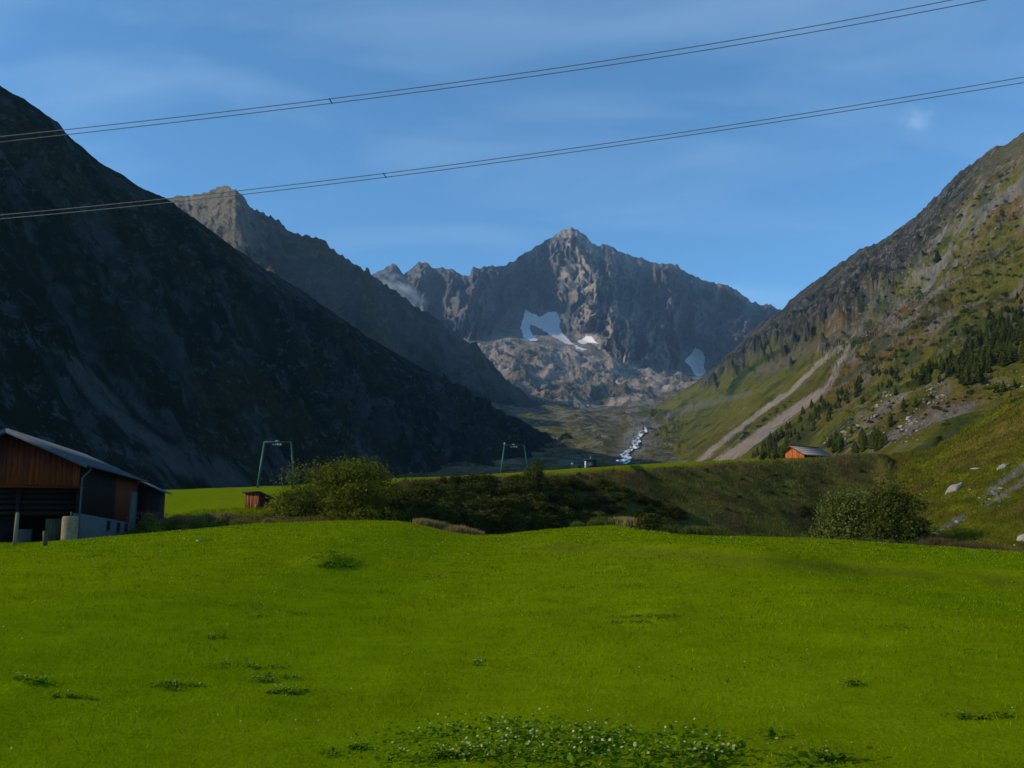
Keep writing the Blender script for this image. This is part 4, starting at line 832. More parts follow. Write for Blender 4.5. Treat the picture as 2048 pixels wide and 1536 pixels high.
def shrub(px, py, wpx, hpx, D, lab, cat='bush', group=None, n=6000, leaf=.11, cA=GA, cB=GB, nb=10, seed=1, name='bush', stem=True, shell=.5, base_drop=.15):
    w = wpx * D / F * 1.15; h = hpx * D / F; p = Vector([float(v) for v in world(px, py, D)]); p.z -= base_drop
    V, c, rg = shrub_mesh(seed, w, h, n, leaf, cA, cB, nb, shell); e = tag(empty(name, p), lab, cat, group)
    mk('foliage', V, np.arange(len(V)).reshape(-1, 4), LEAF, e, c)
    if stem: stems(rg, 7, h * .8, w * .2, .04 * h / 3 + .015).build('stem' if cat == 'bush' else 'trunk', BARK, e, True)
    return e
shrub(694, 1044, 245, 128, 84, 'tallest rounded green bush in the clump right of the hut', n=19000, leaf=.115, nb=18, seed=3)
shrub(594, 1047, 120, 82, 78, 'low rounded bush directly right of the tiny hut', n=7000, leaf=.10, nb=9, seed=4)
shrub(655, 1044, 60, 52, 77, 'smallest front bush in the middle of the clump', n=3500, leaf=.10, nb=6, seed=5, cB=lc(.18, .175, .018))
shrub(728, 1046, 140, 86, 73, 'yellow green front bush below the tallest bush', n=8000, leaf=.10, nb=9, seed=6, cB=lc(.20, .19, .018))
shrub(800, 1050, 90, 78, 76, 'rightmost bush of the clump where the dark bank begins', n=6000, leaf=.10, nb=9, seed=7, cA=lc(.035, .048, .01), cB=lc(.11, .12, .02))
shrub(1716, 1092, 180, 122, 78, 'grey green broad tree in front of the bank end', 'tree', n=13000, leaf=.10, nb=14, seed=8, name='tree', cA=lc(.040, .052, .012), cB=lc(.140, .150, .028), shell=.4)
shrub(1792, 1096, 128, 140, 74, 'darkest bushy tree at the foot of the grassy hillside', 'tree', n=12000, leaf=.10, nb=12, seed=9, name='tree', cA=lc(.028, .038, .007), cB=lc(.110, .120, .016), shell=.35)
shrub(1836, 1098, 60, 56, 73, 'low dark bush at the right foot of the darkest tree', n=3000, leaf=.09, nb=6, seed=10, cA=lc(.02, .025, .008), cB=lc(.07, .065, .018))
shrub(1650, 1080, 60, 36, 80, 'low scrubby bush left of the grey green tree', n=2200, leaf=.09, nb=6, seed=33, cA=lc(.03, .035, .01), cB=lc(.08, .085, .02))
shrub(1074, 982, 44, 70, 104, 'single small tree standing on the rim of the bank', 'tree', n=4200, leaf=.10, nb=7, seed=11, name='tree', cA=lc(.035, .05, .012), cB=lc(.085, .10, .02), shell=.3)
shrub(1052, 985, 30, 30, 104, 'low bush left of the small rim tree', n=1500, leaf=.10, nb=5, seed=12)
shrub(2032, 962, 64, 50, 112, 'dark shrub on the hillside at the right edge of the photo', n=3500, leaf=.11, nb=7, seed=13, cA=lc(.02, .028, .008), cB=lc(.055, .06, .015))
shrub(1975, 972, 50, 18, 112, 'low dark shrub along the rocky scar', n=1500, leaf=.11, nb=6, seed=14, cA=lc(.02, .03, .008), cB=lc(.055, .06, .015), stem=False)
shrub(1985, 775, 40, 8, 155, 'thin dark scrub strip on the hillside skyline', n=500, leaf=.16, nb=5, seed=15, stem=False)
shrub(1880, 890, 26, 20, 170, 'round dark bush on the skyline of the near hillside', n=900, leaf=.17, nb=5, seed=16, cA=lc(.02, .03, .008), cB=lc(.055, .07, .015))
# fireweed clump by the barn
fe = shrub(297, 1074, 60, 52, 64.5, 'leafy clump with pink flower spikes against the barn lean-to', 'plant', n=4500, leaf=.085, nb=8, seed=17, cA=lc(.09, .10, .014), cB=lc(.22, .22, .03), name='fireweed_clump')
rg = np.random.default_rng(2); n = 260; ax_ = rg.normal(size=(60, 2)) * np.array([.65, .6]); q = ax_[rg.integers(0, 60, n)] + rg.normal(size=(n, 2)) * .04; zz = 1.45 + rg.uniform(0, .55, n) - .25 * np.hypot(q[:, 0], q[:, 1]); Pq = np.stack([q[:, 0], q[:, 1], zz], 1)
dd_ = rg.normal(size=(n, 3)) * .035; d2 = rg.normal(size=(n, 3)) * .035; V = np.stack([Pq - dd_, Pq + d2, Pq + dd_, Pq - d2], 1).reshape(-1, 3)
mk('blossom', V, np.arange(4 * n).reshape(-1, 4), LEAF, fe, np.tile(lc(.22, .08, .10), (4 * n, 1)))
# rough belt between barn and hut
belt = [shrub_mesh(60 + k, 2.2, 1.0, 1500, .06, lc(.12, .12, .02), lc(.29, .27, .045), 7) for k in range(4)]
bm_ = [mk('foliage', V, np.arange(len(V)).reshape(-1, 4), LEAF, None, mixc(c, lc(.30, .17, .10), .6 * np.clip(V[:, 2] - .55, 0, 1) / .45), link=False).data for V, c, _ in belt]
protoB = []
def plant_copy(mesh, px, py, D, scl, lab, cat, group, name, rz, which=None):
    p = Vector([float(v) for v in world(px, py, D)])
    if which is not None:
        h_, _ = hit(px, py, which)
        if h_ is None: return
        p = h_
    e = tag(bpy.data.objects.new(name, mesh), lab, cat, group); COL.objects.link(e); e.location = p; e.rotation_euler = (0, 0, rz); e.scale = scl if isinstance(scl, tuple) else (scl, scl, scl); return e
rp = random.Random(31)
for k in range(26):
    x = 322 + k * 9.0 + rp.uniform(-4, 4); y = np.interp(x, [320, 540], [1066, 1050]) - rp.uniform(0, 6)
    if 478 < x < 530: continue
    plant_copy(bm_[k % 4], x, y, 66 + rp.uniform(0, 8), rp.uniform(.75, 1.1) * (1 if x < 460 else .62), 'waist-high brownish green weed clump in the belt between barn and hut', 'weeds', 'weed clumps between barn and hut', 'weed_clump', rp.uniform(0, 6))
# shrubs on the bank
bk = [shrub_mesh(80 + k, 2.6, 1.9, 1900, .085, *((lc(.030, .038, .007), lc(.105, .108, .018)) if k < 3 else (lc(.055, .044, .010), lc(.155, .112, .026))), 7, .4) for k in range(5)]
bkm = [mk('foliage', V, np.arange(len(V)).reshape(-1, 4), LEAF, None, c, link=False).data for V, c, _ in bk]
k = 0
while k < 205:
    x = 845 + 515 * rp.random() ** 1.2; top = np.interp(x, [800, 950, 1060, 1150, 1250, 1350, 1500], [964, 957, 952, 947, 940, 933, 925]); lo = 1075 if x < 1330 else 1040
    y = top + (lo - top) * rp.random() ** .9; s = rp.uniform(.6, 1.35) * (1 if x < 1150 else .7); s = (s * 1.35, s * 1.1, s * rp.uniform(.55, .9))
    if x > 1200 and y < top + 95 - (1400 - x) * .35: continue
    onrim = y < top + 10; y = min(y, float(np.interp(x, crest_px, crest_py)) - 4)
    zx = 'just right of the olive bush clump' if x < 930 else 'below the small rim tree' if x < 1110 else 'below the lift booth' if x < 1240 else 'at the far right end of the shrubs'
    zl = ('brownish shrub on the bank rim ' if onrim else 'dark shrub high on the shaded bank ' if y < (top + lo) / 2 - 8 else 'dark shrub low on the shaded bank ') + zx
    plant_copy(bkm[rp.randrange(3 if not onrim else 5) if not onrim else rp.choice([3, 4, 0])], x, y, 0, tuple(q * (.42 if onrim else 1) for q in s), zl, 'shrub', 'shrubs on the shaded bank face' if not onrim else 'shrubs along the bank rim', 'shrub', rp.uniform(0, 6), [0]); k += 1
for k in range(16):
    x = rp.uniform(1380, 1760); y = rp.uniform(940, 1040); plant_copy(bkm[rp.randrange(5)], x, y, 0, (rp.uniform(.3, .6), .4, rp.uniform(.12, .25)), 'small shrub on the smooth right part of the bank', 'shrub', 'shrubs on the right part of the bank', 'shrub', rp.uniform(0, 6), [0])
for k in range(26):
    x = rp.uniform(1585, 1860); y = min(rp.uniform(1000, 1085) if x < 1700 else rp.uniform(1050, 1100), float(np.interp(x, crest_px, crest_py)) - 5); plant_copy(bkm[rp.randrange(5)], x, y, 0, rp.uniform(.4, .8), 'scrub around the foot of the two bushy trees', 'shrub', 'scrub round the bushy trees', 'shrub', rp.uniform(0, 6), [0])
# weeds along the far meadow edge
def weed_mesh(seed, n, h, w, cA, cB, wid=.018):
    rg = np.random.default_rng(seed); b = rg.normal(size=(n, 2)) * w * .35; hh = h * rg.uniform(.5, 1, n); ln = rg.normal(size=(n, 2)) * .16 * h; a = rg.uniform(0, 6.28, n); dx = np.stack([np.cos(a), np.sin(a)], 1) * wid
    z0 = np.full(n, -.1); p0 = np.column_stack([b - dx, z0]); p1 = np.column_stack([b + dx, z0]); p2_ = np.column_stack([b + ln * .4 + dx, hh * .6]); p3_ = np.column_stack([b + ln * .4 - dx, hh * .6]); tp = np.column_stack([b + ln, hh])
    V = np.stack([p0, p1, p2_, p3_, tp], 1).reshape(-1, 3); i = np.arange(n)[:, None] * 5; c = np.repeat(mixc(cA, cB, rg.random(n)), 5, 0)
    return V, [i + np.array([[0, 1, 2, 3]]), i + np.array([[3, 2, 4]])], c
tanw = [mk('dry_grass', *weed_mesh(200 + k, 420, .75, 1.0, lc(.18, .13, .035), lc(.38, .27, .10))[:2], LEAF, None, weed_mesh(200 + k, 420, .75, 1.0, lc(.18, .13, .035), lc(.38, .27, .10))[2], link=False).data for k in range(2)]
grnw = [mk('weeds', *weed_mesh(220 + k, 420, .9, .9, lc(.05, .07, .012), lc(.14, .16, .03))[:2], LEAF, None, weed_mesh(220 + k, 420, .9, .9, lc(.05, .07, .012), lc(.14, .16, .03))[2], link=False).data for k in range(2)]
brnw = [mk('weeds', *weed_mesh(240 + k, 380, .8, 1.0, lc(.06, .045, .02), lc(.16, .11, .045))[:2], LEAF, None, weed_mesh(240 + k, 380, .8, 1.0, lc(.06, .045, .02), lc(.16, .11, .045))[2], link=False).data for k in range(2)]
def edge_weeds(meshes, x0, x1, n, s0, s1, lab, grp, cat='grass', name='grass_tuft', dy=0):
    for k in range(n):
        x = rp.uniform(x0, x1); yc = float(np.interp(x, crest_px, crest_py)); D = float(np.interp(x, [0, 800, 1300, 1700, 2048], [62, 62, 60, 56, 50])) + rp.uniform(-1.2, .8)
        plant_copy(meshes[k % 2], x, yc + 2 + dy, D, rp.uniform(s0, s1), lab, cat, grp, name, rp.uniform(0, 6))
edge_weeds(tanw, 835, 955, 26, .45, .8, 'dry tan grass tuft on the meadow edge below the bank bushes', 'tan grass tufts at the meadow edge')
edge_weeds(tanw, 1242, 1264, 7, .8, 1.15, 'dry tan grass tuft beside the rise in the meadow edge', 'tan tufts beside the rise')
edge_weeds(grnw, 1150, 1245, 15, .4, .8, 'upright green weed on the middle of the meadow edge', 'green weeds on the meadow edge', 'weeds', 'weed_clump')
edge_weeds(grnw, 1275, 1440, 22, .3, .9, 'leafy green weed clump where the meadow edge dips right of the tan tuft', 'green weed clumps right of the tan tuft', 'weeds', 'weed_clump')
edge_weeds(brnw, 1850, 2000, 30, .45, .95, 'brown seeding weed on the meadow edge near the hillside', 'brown weeds at the hillside foot', 'weeds', 'weed_clump')
edge_weeds(grnw, 1440, 1840, 26, .18, .4, 'short weed along the right half of the meadow edge', 'short weeds on the right meadow edge', 'weeds', 'weed_clump')
shrub(1338, 1074, 84, 30, 62.5, 'leafy low bush on the dip in the meadow edge', n=2600, leaf=.06, nb=8, seed=40, cA=lc(.03, .04, .010), cB=lc(.10, .11, .022), stem=False)

# ------------------------------------------------------------------ conifers
def conifer_mesh(seed, n=34, per=11, cA=lc(.055, .078, .010), cB=lc(.165, .190, .024)):
    rg = np.random.default_rng(seed); V = []; Fc = []; C_ = []
    for i in range(n):
        z = .10 + .88 * i / n; R = .33 * (1 - z) ** .7 * rg.uniform(.75, 1.2) + .012
        for k in range(per):
            a = rg.uniform(0, 6.28); r = R * rg.uniform(.6, 1.15); d = np.array([math.cos(a), math.sin(a), 0]); s_ = np.array([-math.sin(a), math.cos(a), 0]) * r * .34
            z1 = z - r * .35 + rg.normal() * .01; b = len(V) * 1
            V += [d * .01 + [0, 0, z + .02], d * r * .6 + s_ + [0, 0, z - r * .1], d * r + [0, 0, z1], d * r * .6 - s_ + [0, 0, z - r * .1]]; Fc.append((b, b + 1, b + 2, b + 3)); c = mixc(cA, cB, np.array([rg.random()]))[0]; C_ += [c] * 4
    return np.array(V, float), np.array(Fc), np.array(C_)
cms = [mk('crown', *conifer_mesh(300 + k)[:2], LEAF, None, conifer_mesh(300 + k)[2], link=False).data for k in range(5)]
tm = MB(); tm.tube([(0, 0, -.08), (0, 0, .5), (0, 0, .95)], [.022, .014, .004], 5); to = tm.build('trunk', BARK, None); trm = to.data; bpy.data.objects.remove(to)
def conifer(px, py, hpx, lab, grp):
    p, _ = hit(px, py, [0, 4])
    if p is None or p.y > 1500: return
    if 'dense stand at' in lab: lab = ('conifer along the lower fringe of the dense stand' if py > 735 else 'conifer in the middle of the dense stand' if py > 685 else 'conifer in the upper part of the dense stand') + (' cut by the right edge' if px > 2025 else ', right half' if px > 1975 else ', left half')
    if 'in the line climbing' in lab: lab = 'conifer in the climbing line, ' + ('lower end near the chalet' if px < 1640 else 'middle stretch by the scree chute' if px < 1720 else 'upper end near the thinner stand')
    if 'thinner stand left' in lab: lab = 'conifer in the thinner stand, ' + ('left half' if px < 1870 else 'right half beside the dense stand')
    s = hpx * p.y / F * 0.86; e = tag(empty('conifer', p, random.uniform(0, 6)), lab, 'conifer', grp); e.scale = (s * random.uniform(.85, 1.15), s * random.uniform(.85, 1.15), s)
    c = bpy.data.objects.new('crown', random.choice(cms)); COL.objects.link(c); c.parent = e
    t = bpy.data.objects.new('trunk', trm); COL.objects.link(t); t.parent = e
def stand(poly, n, h0, h1, lab, grp):
    xs = [q[0] for q in poly]; ys = [q[1] for q in poly]; k = 0
    while k < n:
        x, y = rp.uniform(min(xs), max(xs)), rp.uniform(min(ys), max(ys))
        if inpoly(np.array([x]), np.array([y]), poly)[0]: conifer(x, y, rp.uniform(h0, h1), lab, grp); k += 1
random.seed(77)
stand([(1915, 770), (1925, 705), (1990, 655), (2052, 625), (2052, 730), (1995, 735), (1965, 765), (1935, 775)], 140, 20, 38, 'green conifer in the dense stand at the right edge of the photo', 'conifers of the dense stand')
stand([(1810, 770), (1850, 735), (1925, 705), (1920, 745), (1880, 765), (1840, 775)], 44, 16, 28, 'conifer in the thinner stand left of the dense stand', 'conifers of the thinner stand')
stand([(1850, 700), (1940, 650), (2048, 590), (2048, 625), (1930, 690)], 20, 10, 20, 'small conifer scattered above the dense stand', 'conifers above the dense stand')
stand([(1560, 870), (1640, 800), (1750, 745), (1810, 740), (1800, 770), (1700, 810), (1640, 850), (1590, 880)], 52, 13, 24, 'conifer in the line climbing right from behind the chalet', 'conifers in the climbing line')
stand([(1500, 922), (1530, 885), (1580, 868), (1600, 880), (1575, 905), (1565, 922)], 40, 15, 30, 'conifer in the dark clump left of the chalet', 'conifers left of the chalet')
stand([(1655, 908), (1660, 885), (1683, 880), (1685, 908)], 14, 22, 34, 'conifer between the chalet and the pale pinnacle', 'conifers right of the chalet')
stand([(1705, 906), (1715, 885), (1745, 872), (1772, 885), (1775, 904)], 24, 22, 36, 'conifer in the clump right of the pale pinnacle', 'conifers right of the pinnacle')
for (x, y, h, lab) in [(1658, 842, 32, 'lone dark conifer standing above the chalet roof'), (1627, 862, 26, 'lone conifer up the slope behind the left end of the chalet roof'), (1782, 853, 36, 'lone conifer beside the grey block group above the bank end'), (1703, 868, 20, 'short conifer above the pale pinnacle'), (1808, 818, 28, 'conifer left of the densest boulder cluster'), (1727, 808, 22, 'conifer amid the large grey blocks'), (1832, 812, 24, 'conifer at the left rim of the densest boulder cluster'), (1792, 790, 24, 'conifer above the large grey blocks'), (1994, 785, 26, 'isolated conifer below the dense stand'), (2008, 784, 30, 'taller isolated conifer below the dense stand'), (2022, 795, 14, 'tiny conifer just below the two isolated conifers'), (1876, 525, 34, 'solitary conifer high on the rocky slope'), (2030, 775, 22, 'conifer between the dense stand and the hillside at the right edge')]:
    conifer(x, y, h, lab, None)

slm = [shrub_mesh(400 + k, 2.6, 1.7, 230, .17, lc(.026, .040, .010), lc(.075, .095, .018), 6)[:2] for k in range(5)]
def slope_shrubs(poly, n, w0, w1, lab):
    xs = [q[0] for q in poly]; ys = [q[1] for q in poly]; k = 0; VS = []; CS = []
    while k < n:
        x, y = rp.uniform(min(xs), max(xs)), rp.uniform(min(ys), max(ys))
        if not inpoly(np.array([x]), np.array([y]), poly)[0]: continue
        k += 1; p, _ = hit(x, y, [4])
        if p is None or p.y > 1700: continue
        s_ = rp.uniform(w0, w1) * p.y / F / 2.6; V, c = slm[k % 5]; a = rp.uniform(0, 6.28); R = np.array([[math.cos(a), -math.sin(a), 0], [math.sin(a), math.cos(a), 0], [0, 0, 1]])
        VS.append((V * np.array([1.4, 1, .8]) * s_) @ R.T + np.array(p)); CS.append(c * rp.uniform(.7, 1.3))
    V = np.concatenate(VS); tag(mk('shrubs', V, np.arange(len(V)).reshape(-1, 4), LEAF, None, np.concatenate(CS)), lab, kind='stuff')
slope_shrubs([(1700, 720), (1860, 600), (2048, 480), (2048, 600), (1900, 680), (1780, 750)], 110, 5, 16, 'scattered dark shrubs on the open slope above the conifers')
slope_shrubs([(1700, 600), (1760, 560), (1900, 420), (2040, 320), (2048, 450), (1880, 600)], 90, 4, 12, 'scattered small shrubs among the high crags')
slope_shrubs([(1462, 900), (1530, 848), (1590, 803), (1604, 790), (1560, 815), (1490, 868)], 26, 5, 12, 'shrubs between the two pale scree chutes')
slope_shrubs([(1640, 880), (1760, 800), (1900, 790), (1960, 760), (2040, 770), (1880, 860), (1780, 895)], 70, 5, 13, 'low shrubs among the boulders behind the bank')

# ------------------------------------------------------------------ grass of the meadow
NB = 330000; rg = np.random.default_rng(8)
yy = np.exp(rg.uniform(math.log(5.2), math.log(61.5), NB)); npx = rg.uniform(-60, 2110, NB)
ci = np.interp(npx, pxs, np.arange(len(pxs)))
# row for a wanted depth: rows run linearly from K0 to the crest
def meadow_point(ci, yy):
    c_lo = np.clip(np.floor(ci).astype(int), 0, len(pxs) - 2); fc_ = ci - c_lo; yc = GP[GST[1], c_lo, 1]
    rf = np.clip((yy + 14) / (yc + 14) * GST[1], 0, GST[1] + 1); r_lo = np.floor(rf).astype(int); fr_ = rf - r_lo
    def g(A): return (A[r_lo, c_lo] * (1 - fr_)[:, None] + A[r_lo + 1, c_lo] * fr_[:, None]) * (1 - fc_)[:, None] + (A[r_lo, c_lo + 1] * (1 - fr_)[:, None] + A[r_lo + 1, c_lo + 1] * fr_[:, None]) * fc_[:, None]
    return g(GP), g(GC)

Pg, Cg = meadow_point(ci, yy); px_g, py_g = proj(Pg[:, 0], Pg[:, 1], Pg[:, 2])
inb = (np.abs((Pg[:, 0] - bx_) * .988 + (Pg[:, 1] - by_) * .156 + 4.5) < 4.6) & (((Pg[:, 0] - bx_) * -.156 + (Pg[:, 1] - by_) * .988) > .3)
keep = ~inb & (px_g > -40) & (px_g < 2090); Pg, Cg = Pg[keep], Cg[keep]; n = len(Pg)
tall = fbm(Pg[:, 0] / 2.2, Pg[:, 1] / 2.2, 4, 501); h = (.036 + .018 * tall) * rg.uniform(.5, 1.3, n) * (1 + Pg[:, 1] / 90); wd_ = np.maximum(.0022, .00040 * Pg[:, 1])
a = rg.uniform(0, 6.28, n); dx = np.stack([np.cos(a), np.sin(a), 0 * a], 1) * wd_[:, None]; ln = rg.normal(size=(n, 3)) * np.array([.6, .6, 0]) * h[:, None] + np.array([.12, 0, 0]) * h[:, None]
up = np.stack([0 * h, 0 * h, h], 1); g0 = Pg - np.array([0, 0, .006])
V = np.stack([g0 - dx, g0 + dx, g0 + ln * .9 + up + dx * .25, g0 + ln * .9 + up - dx * .25], 1).reshape(-1, 3)
cc = Cg[:, :3] * 1.12 * (1 + .42 * fbm(Pg[:, 0] / .30, Pg[:, 1] / .6, 3, 511))[:, None] * rg.uniform(.6, 1.45, n)[:, None]; yel = rg.random(n) < .10; cc[yel] = cc[yel] * np.array([1.35, 1.05, 1.5])
GL = leaf_mat('grass_blade', 0.42)
tag(mk('grass', V, np.arange(4 * n).reshape(-1, 4), GL, None, np.repeat(np.clip(cc, .002, .9), 4, 0)), 'short bright green grass covering the meadow', kind='stuff')
# broad-leaved clover patches: leaves a little above the grass with darker gaps, pale flower heads
def patch(cx, cy, wx, wy, n, rs=1.0, lab='', fl=0.12, dark=1.0, hgt=.10):
    m_ = max(3, int(wx / 16)); cq = rg.normal(size=(m_, 2)) * .8; cs_ = rg.uniform(.12, .5, m_); j_ = rg.integers(0, m_, n); q = (cq[j_] + rg.normal(size=(n, 2)) * cs_[j_][:, None]) * np.array([wx, wy]) * .5; X_ = cx + q[:, 0]; Y_ = cy + q[:, 1]
    ok = (Y_ < 1560) & (X_ > -80) & (X_ < 2130); X_, Y_ = X_[ok], Y_[ok]; pts = []
    for x, y in zip(X_, Y_):
        p, _ = hit(float(x), float(y), [0]); pts.append(tuple(p) if p is not None and p.y < 64 else (0, 0, -99))
    pts = np.array(pts); pts = pts[pts[:, 2] > -50]; n = len(pts)
    if n == 0: return
    z = hgt * .50 * rg.uniform(.15, 1.0, n) ** 1.3 * rs; P0 = pts + np.stack([0 * z, 0 * z, z], 1)
    nr_ = rg.normal(size=(n, 3)) * .45 + np.array([-.1, -.15, 1]); nr_ /= np.linalg.norm(nr_, axis=1)[:, None]; a = np.cross(nr_, rg.normal(size=(n, 3))); a /= np.linalg.norm(a, axis=1)[:, None]; b = np.cross(nr_, a)
    s = rg.uniform(.006, .0145, n)[:, None] * rs * np.maximum(1, pts[:, 1:2] / 14); isf = rg.random(n) < fl
    P0[isf] += np.array([0, 0, .035 * rs]); s[isf] *= .55
    ring = [P0 + a * s * math.cos(t) + b * s * math.sin(t) for t in np.linspace(0, 2 * math.pi, 7)[:-1]]
    V = np.stack(ring, 1).reshape(-1, 3); c = mixc(lc(.040, .085, .004) * dark, lc(.13, .21, .008) * dark, rg.random(n) ** 1.1); c[isf] = lc(.44, .44, .20)
    tag(mk('clover_patch', V, np.arange(6 * n).reshape(-1, 6), GL, None, np.repeat(c, 6, 0)), lab, kind='stuff')
patch(1000, 1484, 300, 60, 650, 1.4, 'tall clover patch with pale flowers at the bottom centre left', .14)
patch(1180, 1502, 320, 56, 1050, 1.5, 'broadest clover patch with pale flowers at the bottom centre', .12)
patch(1390, 1520, 280, 40, 650, 1.5, 'clover patch with pale flowers at the bottom right of centre', .12)
patch(880, 1520, 160, 24, 500, 1.3, 'thin clover patch with pale flowers at the bottom left of centre', .12)
for (x, y, wx, wy, n_, lab) in [(700, 1500, 70, 16, 160, 'small clover patch with bright flowers left of the broad patch'), (66, 1362, 44, 12, 220, 'dark clover tuft at the left edge of the meadow'), (355, 1374, 80, 12, 320, 'dark clover tuft in the lower left of the meadow'), (560, 1362, 110, 14, 300, 'clover patch right of the dark lower-left tuft'), (590, 1388, 110, 12, 300, 'flowering clover strip just below another clover patch'), (500, 1335, 90, 10, 200, 'thin clover tuft above the lower-left patches'),
                              (590, 1232, 110, 8, 160, 'clover tuft in the middle left of the meadow'), (480, 1212, 90, 8, 120, 'faint clover tuft left of the middle'), (1310, 1234, 130, 10, 420, 'dark clover tuft in the middle right of the meadow'), (1262, 1246, 50, 8, 160, 'small dark tuft just left of the middle right tuft'), (880, 1150, 60, 6, 90, 'small tuft near the centre of the meadow'), (1150, 1178, 60, 6, 70, 'small tuft right of the meadow centre'), (1800, 1255, 80, 8, 120, 'flowering tuft in the right part of the meadow'), (1950, 1432, 100, 12, 160, 'flowering tuft in the lower right corner'),
                              (1560, 1190, 120, 6, 80, 'thin flowering tuft under the terrace step'), (1710, 1370, 90, 10, 130, 'clover tuft in the lower right part of the meadow'), (130, 1395, 70, 10, 120, 'flowering tuft right of the dark left-edge tuft'), (440, 1276, 40, 5, 80, 'tiny dark tuft in the left middle of the meadow'), (390, 1082, 30, 5, 60, 'tiny dark tuft beside the lone stone'), (668, 1120, 84, 18, 800, 'dark grass tuft on the low mound'), (950, 1328, 60, 8, 90, 'small tuft below the meadow centre'), (690, 1130, 40, 8, 200, 'darker right side tuft of the low mound')]:
    patch(x, y, wx, wy, int(n_ * 1.0), 1.0, lab, .10, 1.05, .055)
# small dark weed leaves all over the meadow
nw = 420; yw = np.exp(rg.uniform(math.log(7), math.log(54), nw)); pw = rg.uniform(-20, 2070, nw); Pw, _ = meadow_point(np.interp(pw, pxs, np.arange(len(pxs))), yw)
j_ = rg.integers(0, nw, 9000); spw = rg.uniform(.06, .30, nw)[j_]; Pw = Pw[j_] + np.column_stack([rg.normal(size=9000) * spw * (1 + Pw[j_, 1] / 30), rg.normal(size=9000) * spw, rg.uniform(.02, .055, 9000)])
nr_ = rg.normal(size=(9000, 3)) * .5 + np.array([0, -.1, 1]); a = np.cross(nr_, rg.normal(size=(9000, 3))); a /= np.linalg.norm(a, axis=1)[:, None]; b = np.cross(nr_, a); b /= np.linalg.norm(b, axis=1)[:, None]
sz = (rg.uniform(.007, .016, 9000) * np.maximum(1, Pw[:, 1] / 14))[:, None]; V = np.stack([Pw - a * sz, Pw + b * sz * .7, Pw + a * sz, Pw - b * sz * .7], 1).reshape(-1, 3)
tag(mk('weed_leaves', V, np.arange(36000).reshape(-1, 4), GL, None, np.repeat(mixc(lc(.035, .075, .004), lc(.10, .17, .006), rg.random(9000)), 4, 0)), 'small dark weed leaves scattered through the meadow', kind='stuff')
# tiny pale flower heads everywhere
nf = 1700; yf = np.exp(rg.uniform(math.log(6), math.log(50), nf)); pf = rg.uniform(-20, 2070, nf); Pf, _ = meadow_point(np.interp(pf, pxs, np.arange(len(pxs))), yf)
cl = fbm(Pf[:, 0] / 3, Pf[:, 1] / 3, 3, 601) > -.15; Pf = Pf[cl] + np.array([0, 0, .075]); n = len(Pf); s = (.0045 + .00034 * Pf[:, 1])[:, None] * rg.uniform(.6, 1.4, n)[:, None]
V = np.stack([Pf + np.array([math.cos(t), math.sin(t) * .6, .8 * math.sin(t)]) * s for t in np.linspace(0, 2 * math.pi, 6)[:-1]], 1).reshape(-1, 3)
tag(mk('flower_heads', V, np.arange(5 * n).reshape(-1, 5), GL, None, np.tile(lc(.50, .50, .28), (5 * n, 1))), 'tiny pale flower heads dotted through the meadow grass', kind='stuff')

# rough grass on the bank, hillside and plateau: taller tussocks
def rough_sheet(n, r0, r1, c0_, c1_, h0, w0, tint, lab, name='rough_grass'):
    rf = rg.uniform(r0, r1 - 1.01, n); cf_ = rg.uniform(c0_, c1_ - 1.01, n); a_, b_ = rf.astype(int), cf_.astype(int); fa, fb = (rf - a_)[:, None], (cf_ - b_)[:, None]
    g = lambda A: (A[a_, b_] * (1 - fa) + A[a_ + 1, b_] * fa) * (1 - fb) + (A[a_, b_ + 1] * (1 - fa) + A[a_ + 1, b_ + 1] * fa) * fb
    P_, c_ = g(GP), g(GC)[:, :3]; sc_ = P_[:, 1] / 100; h = h0 * rg.uniform(.4, 1.3, n) * sc_; a = rg.uniform(0, 6.28, n); dx = np.stack([np.cos(a), np.sin(a), 0 * a], 1) * (w0 * sc_)[:, None]
    ln = rg.normal(size=(n, 3)) * np.array([.4, .4, 0]) * h[:, None]; up = np.stack([0 * h, 0 * h, h], 1); b0 = P_ - np.array([0, 0, .05])
    V = np.stack([b0 - dx, b0 + dx, b0 + ln + up + dx * .3, b0 + ln + up - dx * .3], 1).reshape(-1, 3)
    c = c_ * tint * rg.uniform(.6, 1.5, n)[:, None]; tag(mk(name, V, np.arange(4 * n).reshape(-1, 4), GL, None, np.repeat(c, 4, 0)), lab, kind='stuff')
ca_ = int(np.argmin(np.abs(pxs + 40))); cb_ = int(np.argmin(np.abs(pxs - 2090)))
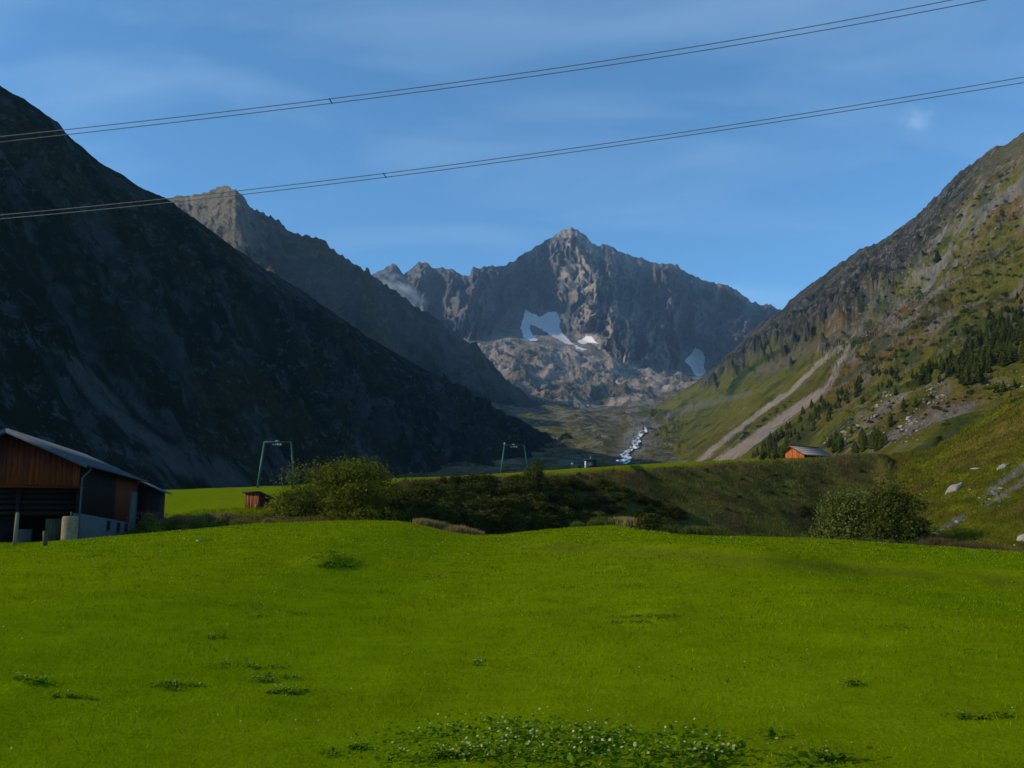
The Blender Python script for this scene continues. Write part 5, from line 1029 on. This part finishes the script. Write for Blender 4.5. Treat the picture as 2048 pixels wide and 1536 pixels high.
rough_sheet(42000, GST[2], GST[4] + 2, ca_, c0, .30, .05, 1.15, 'rough dull grass on the bank face')
rough_sheet(60000, GST[2], GST[5] + 2, c0, cb_, .22, .045, 1.1, 'tussocky grass on the near right hillside')

# wisp of mist hanging on the left shoulder of the peak
wm_, t, b = mat_new('mist_vapour'); t.nodes.remove(b); n = t.nodes; l = t.links
pv = n.new('ShaderNodeVolumePrincipled'); pv.inputs['Color'].default_value = (.92, .95, 1, 1)
tc = n.new('ShaderNodeTexCoord'); q = n.new('ShaderNodeTexNoise'); q.inputs['Scale'].default_value = 2.2; q.inputs['Detail'].default_value = 4; l.new(tc.outputs['Object'], q.inputs['Vector'])
ln_ = n.new('ShaderNodeVectorMath'); ln_.operation = 'LENGTH'; l.new(tc.outputs['Object'], ln_.inputs[0])
m1_ = n.new('ShaderNodeMapRange'); m1_.inputs[1].default_value = 1.0; m1_.inputs[2].default_value = 0.1; l.new(ln_.outputs['Value'], m1_.inputs[0])
m2_ = n.new('ShaderNodeMapRange'); m2_.inputs[1].default_value = .42; m2_.inputs[2].default_value = .72; l.new(q.outputs['Fac'], m2_.inputs[0])
mu = n.new('ShaderNodeMath'); mu.operation = 'MULTIPLY'; l.new(m1_.outputs[0], mu.inputs[0]); l.new(m2_.outputs[0], mu.inputs[1])
m3_ = n.new('ShaderNodeMath'); m3_.operation = 'MULTIPLY'; m3_.inputs[1].default_value = .045; l.new(mu.outputs[0], m3_.inputs[0]); l.new(m3_.outputs[0], pv.inputs['Density'])
l.new(pv.outputs[0], n['Material Output'].inputs['Volume'])
bm = bmesh.new(); bmesh.ops.create_icosphere(bm, subdivisions=3, radius=1.0); V = np.array([v.co[:] for v in bm.verts]); Fs = np.array([[v.index for v in f.verts] for f in bm.faces]); bm.free()
mw = mk('mist', V, Fs, wm_); mw.location = Vector([float(v) for v in world(800, 580, 3900)]); mw.scale = (150, 60, 62); mw.rotation_euler = (0, math.radians(32), 0)
tag(mw, 'pale wisp of mist on the left shoulder of the peak', kind='stuff')
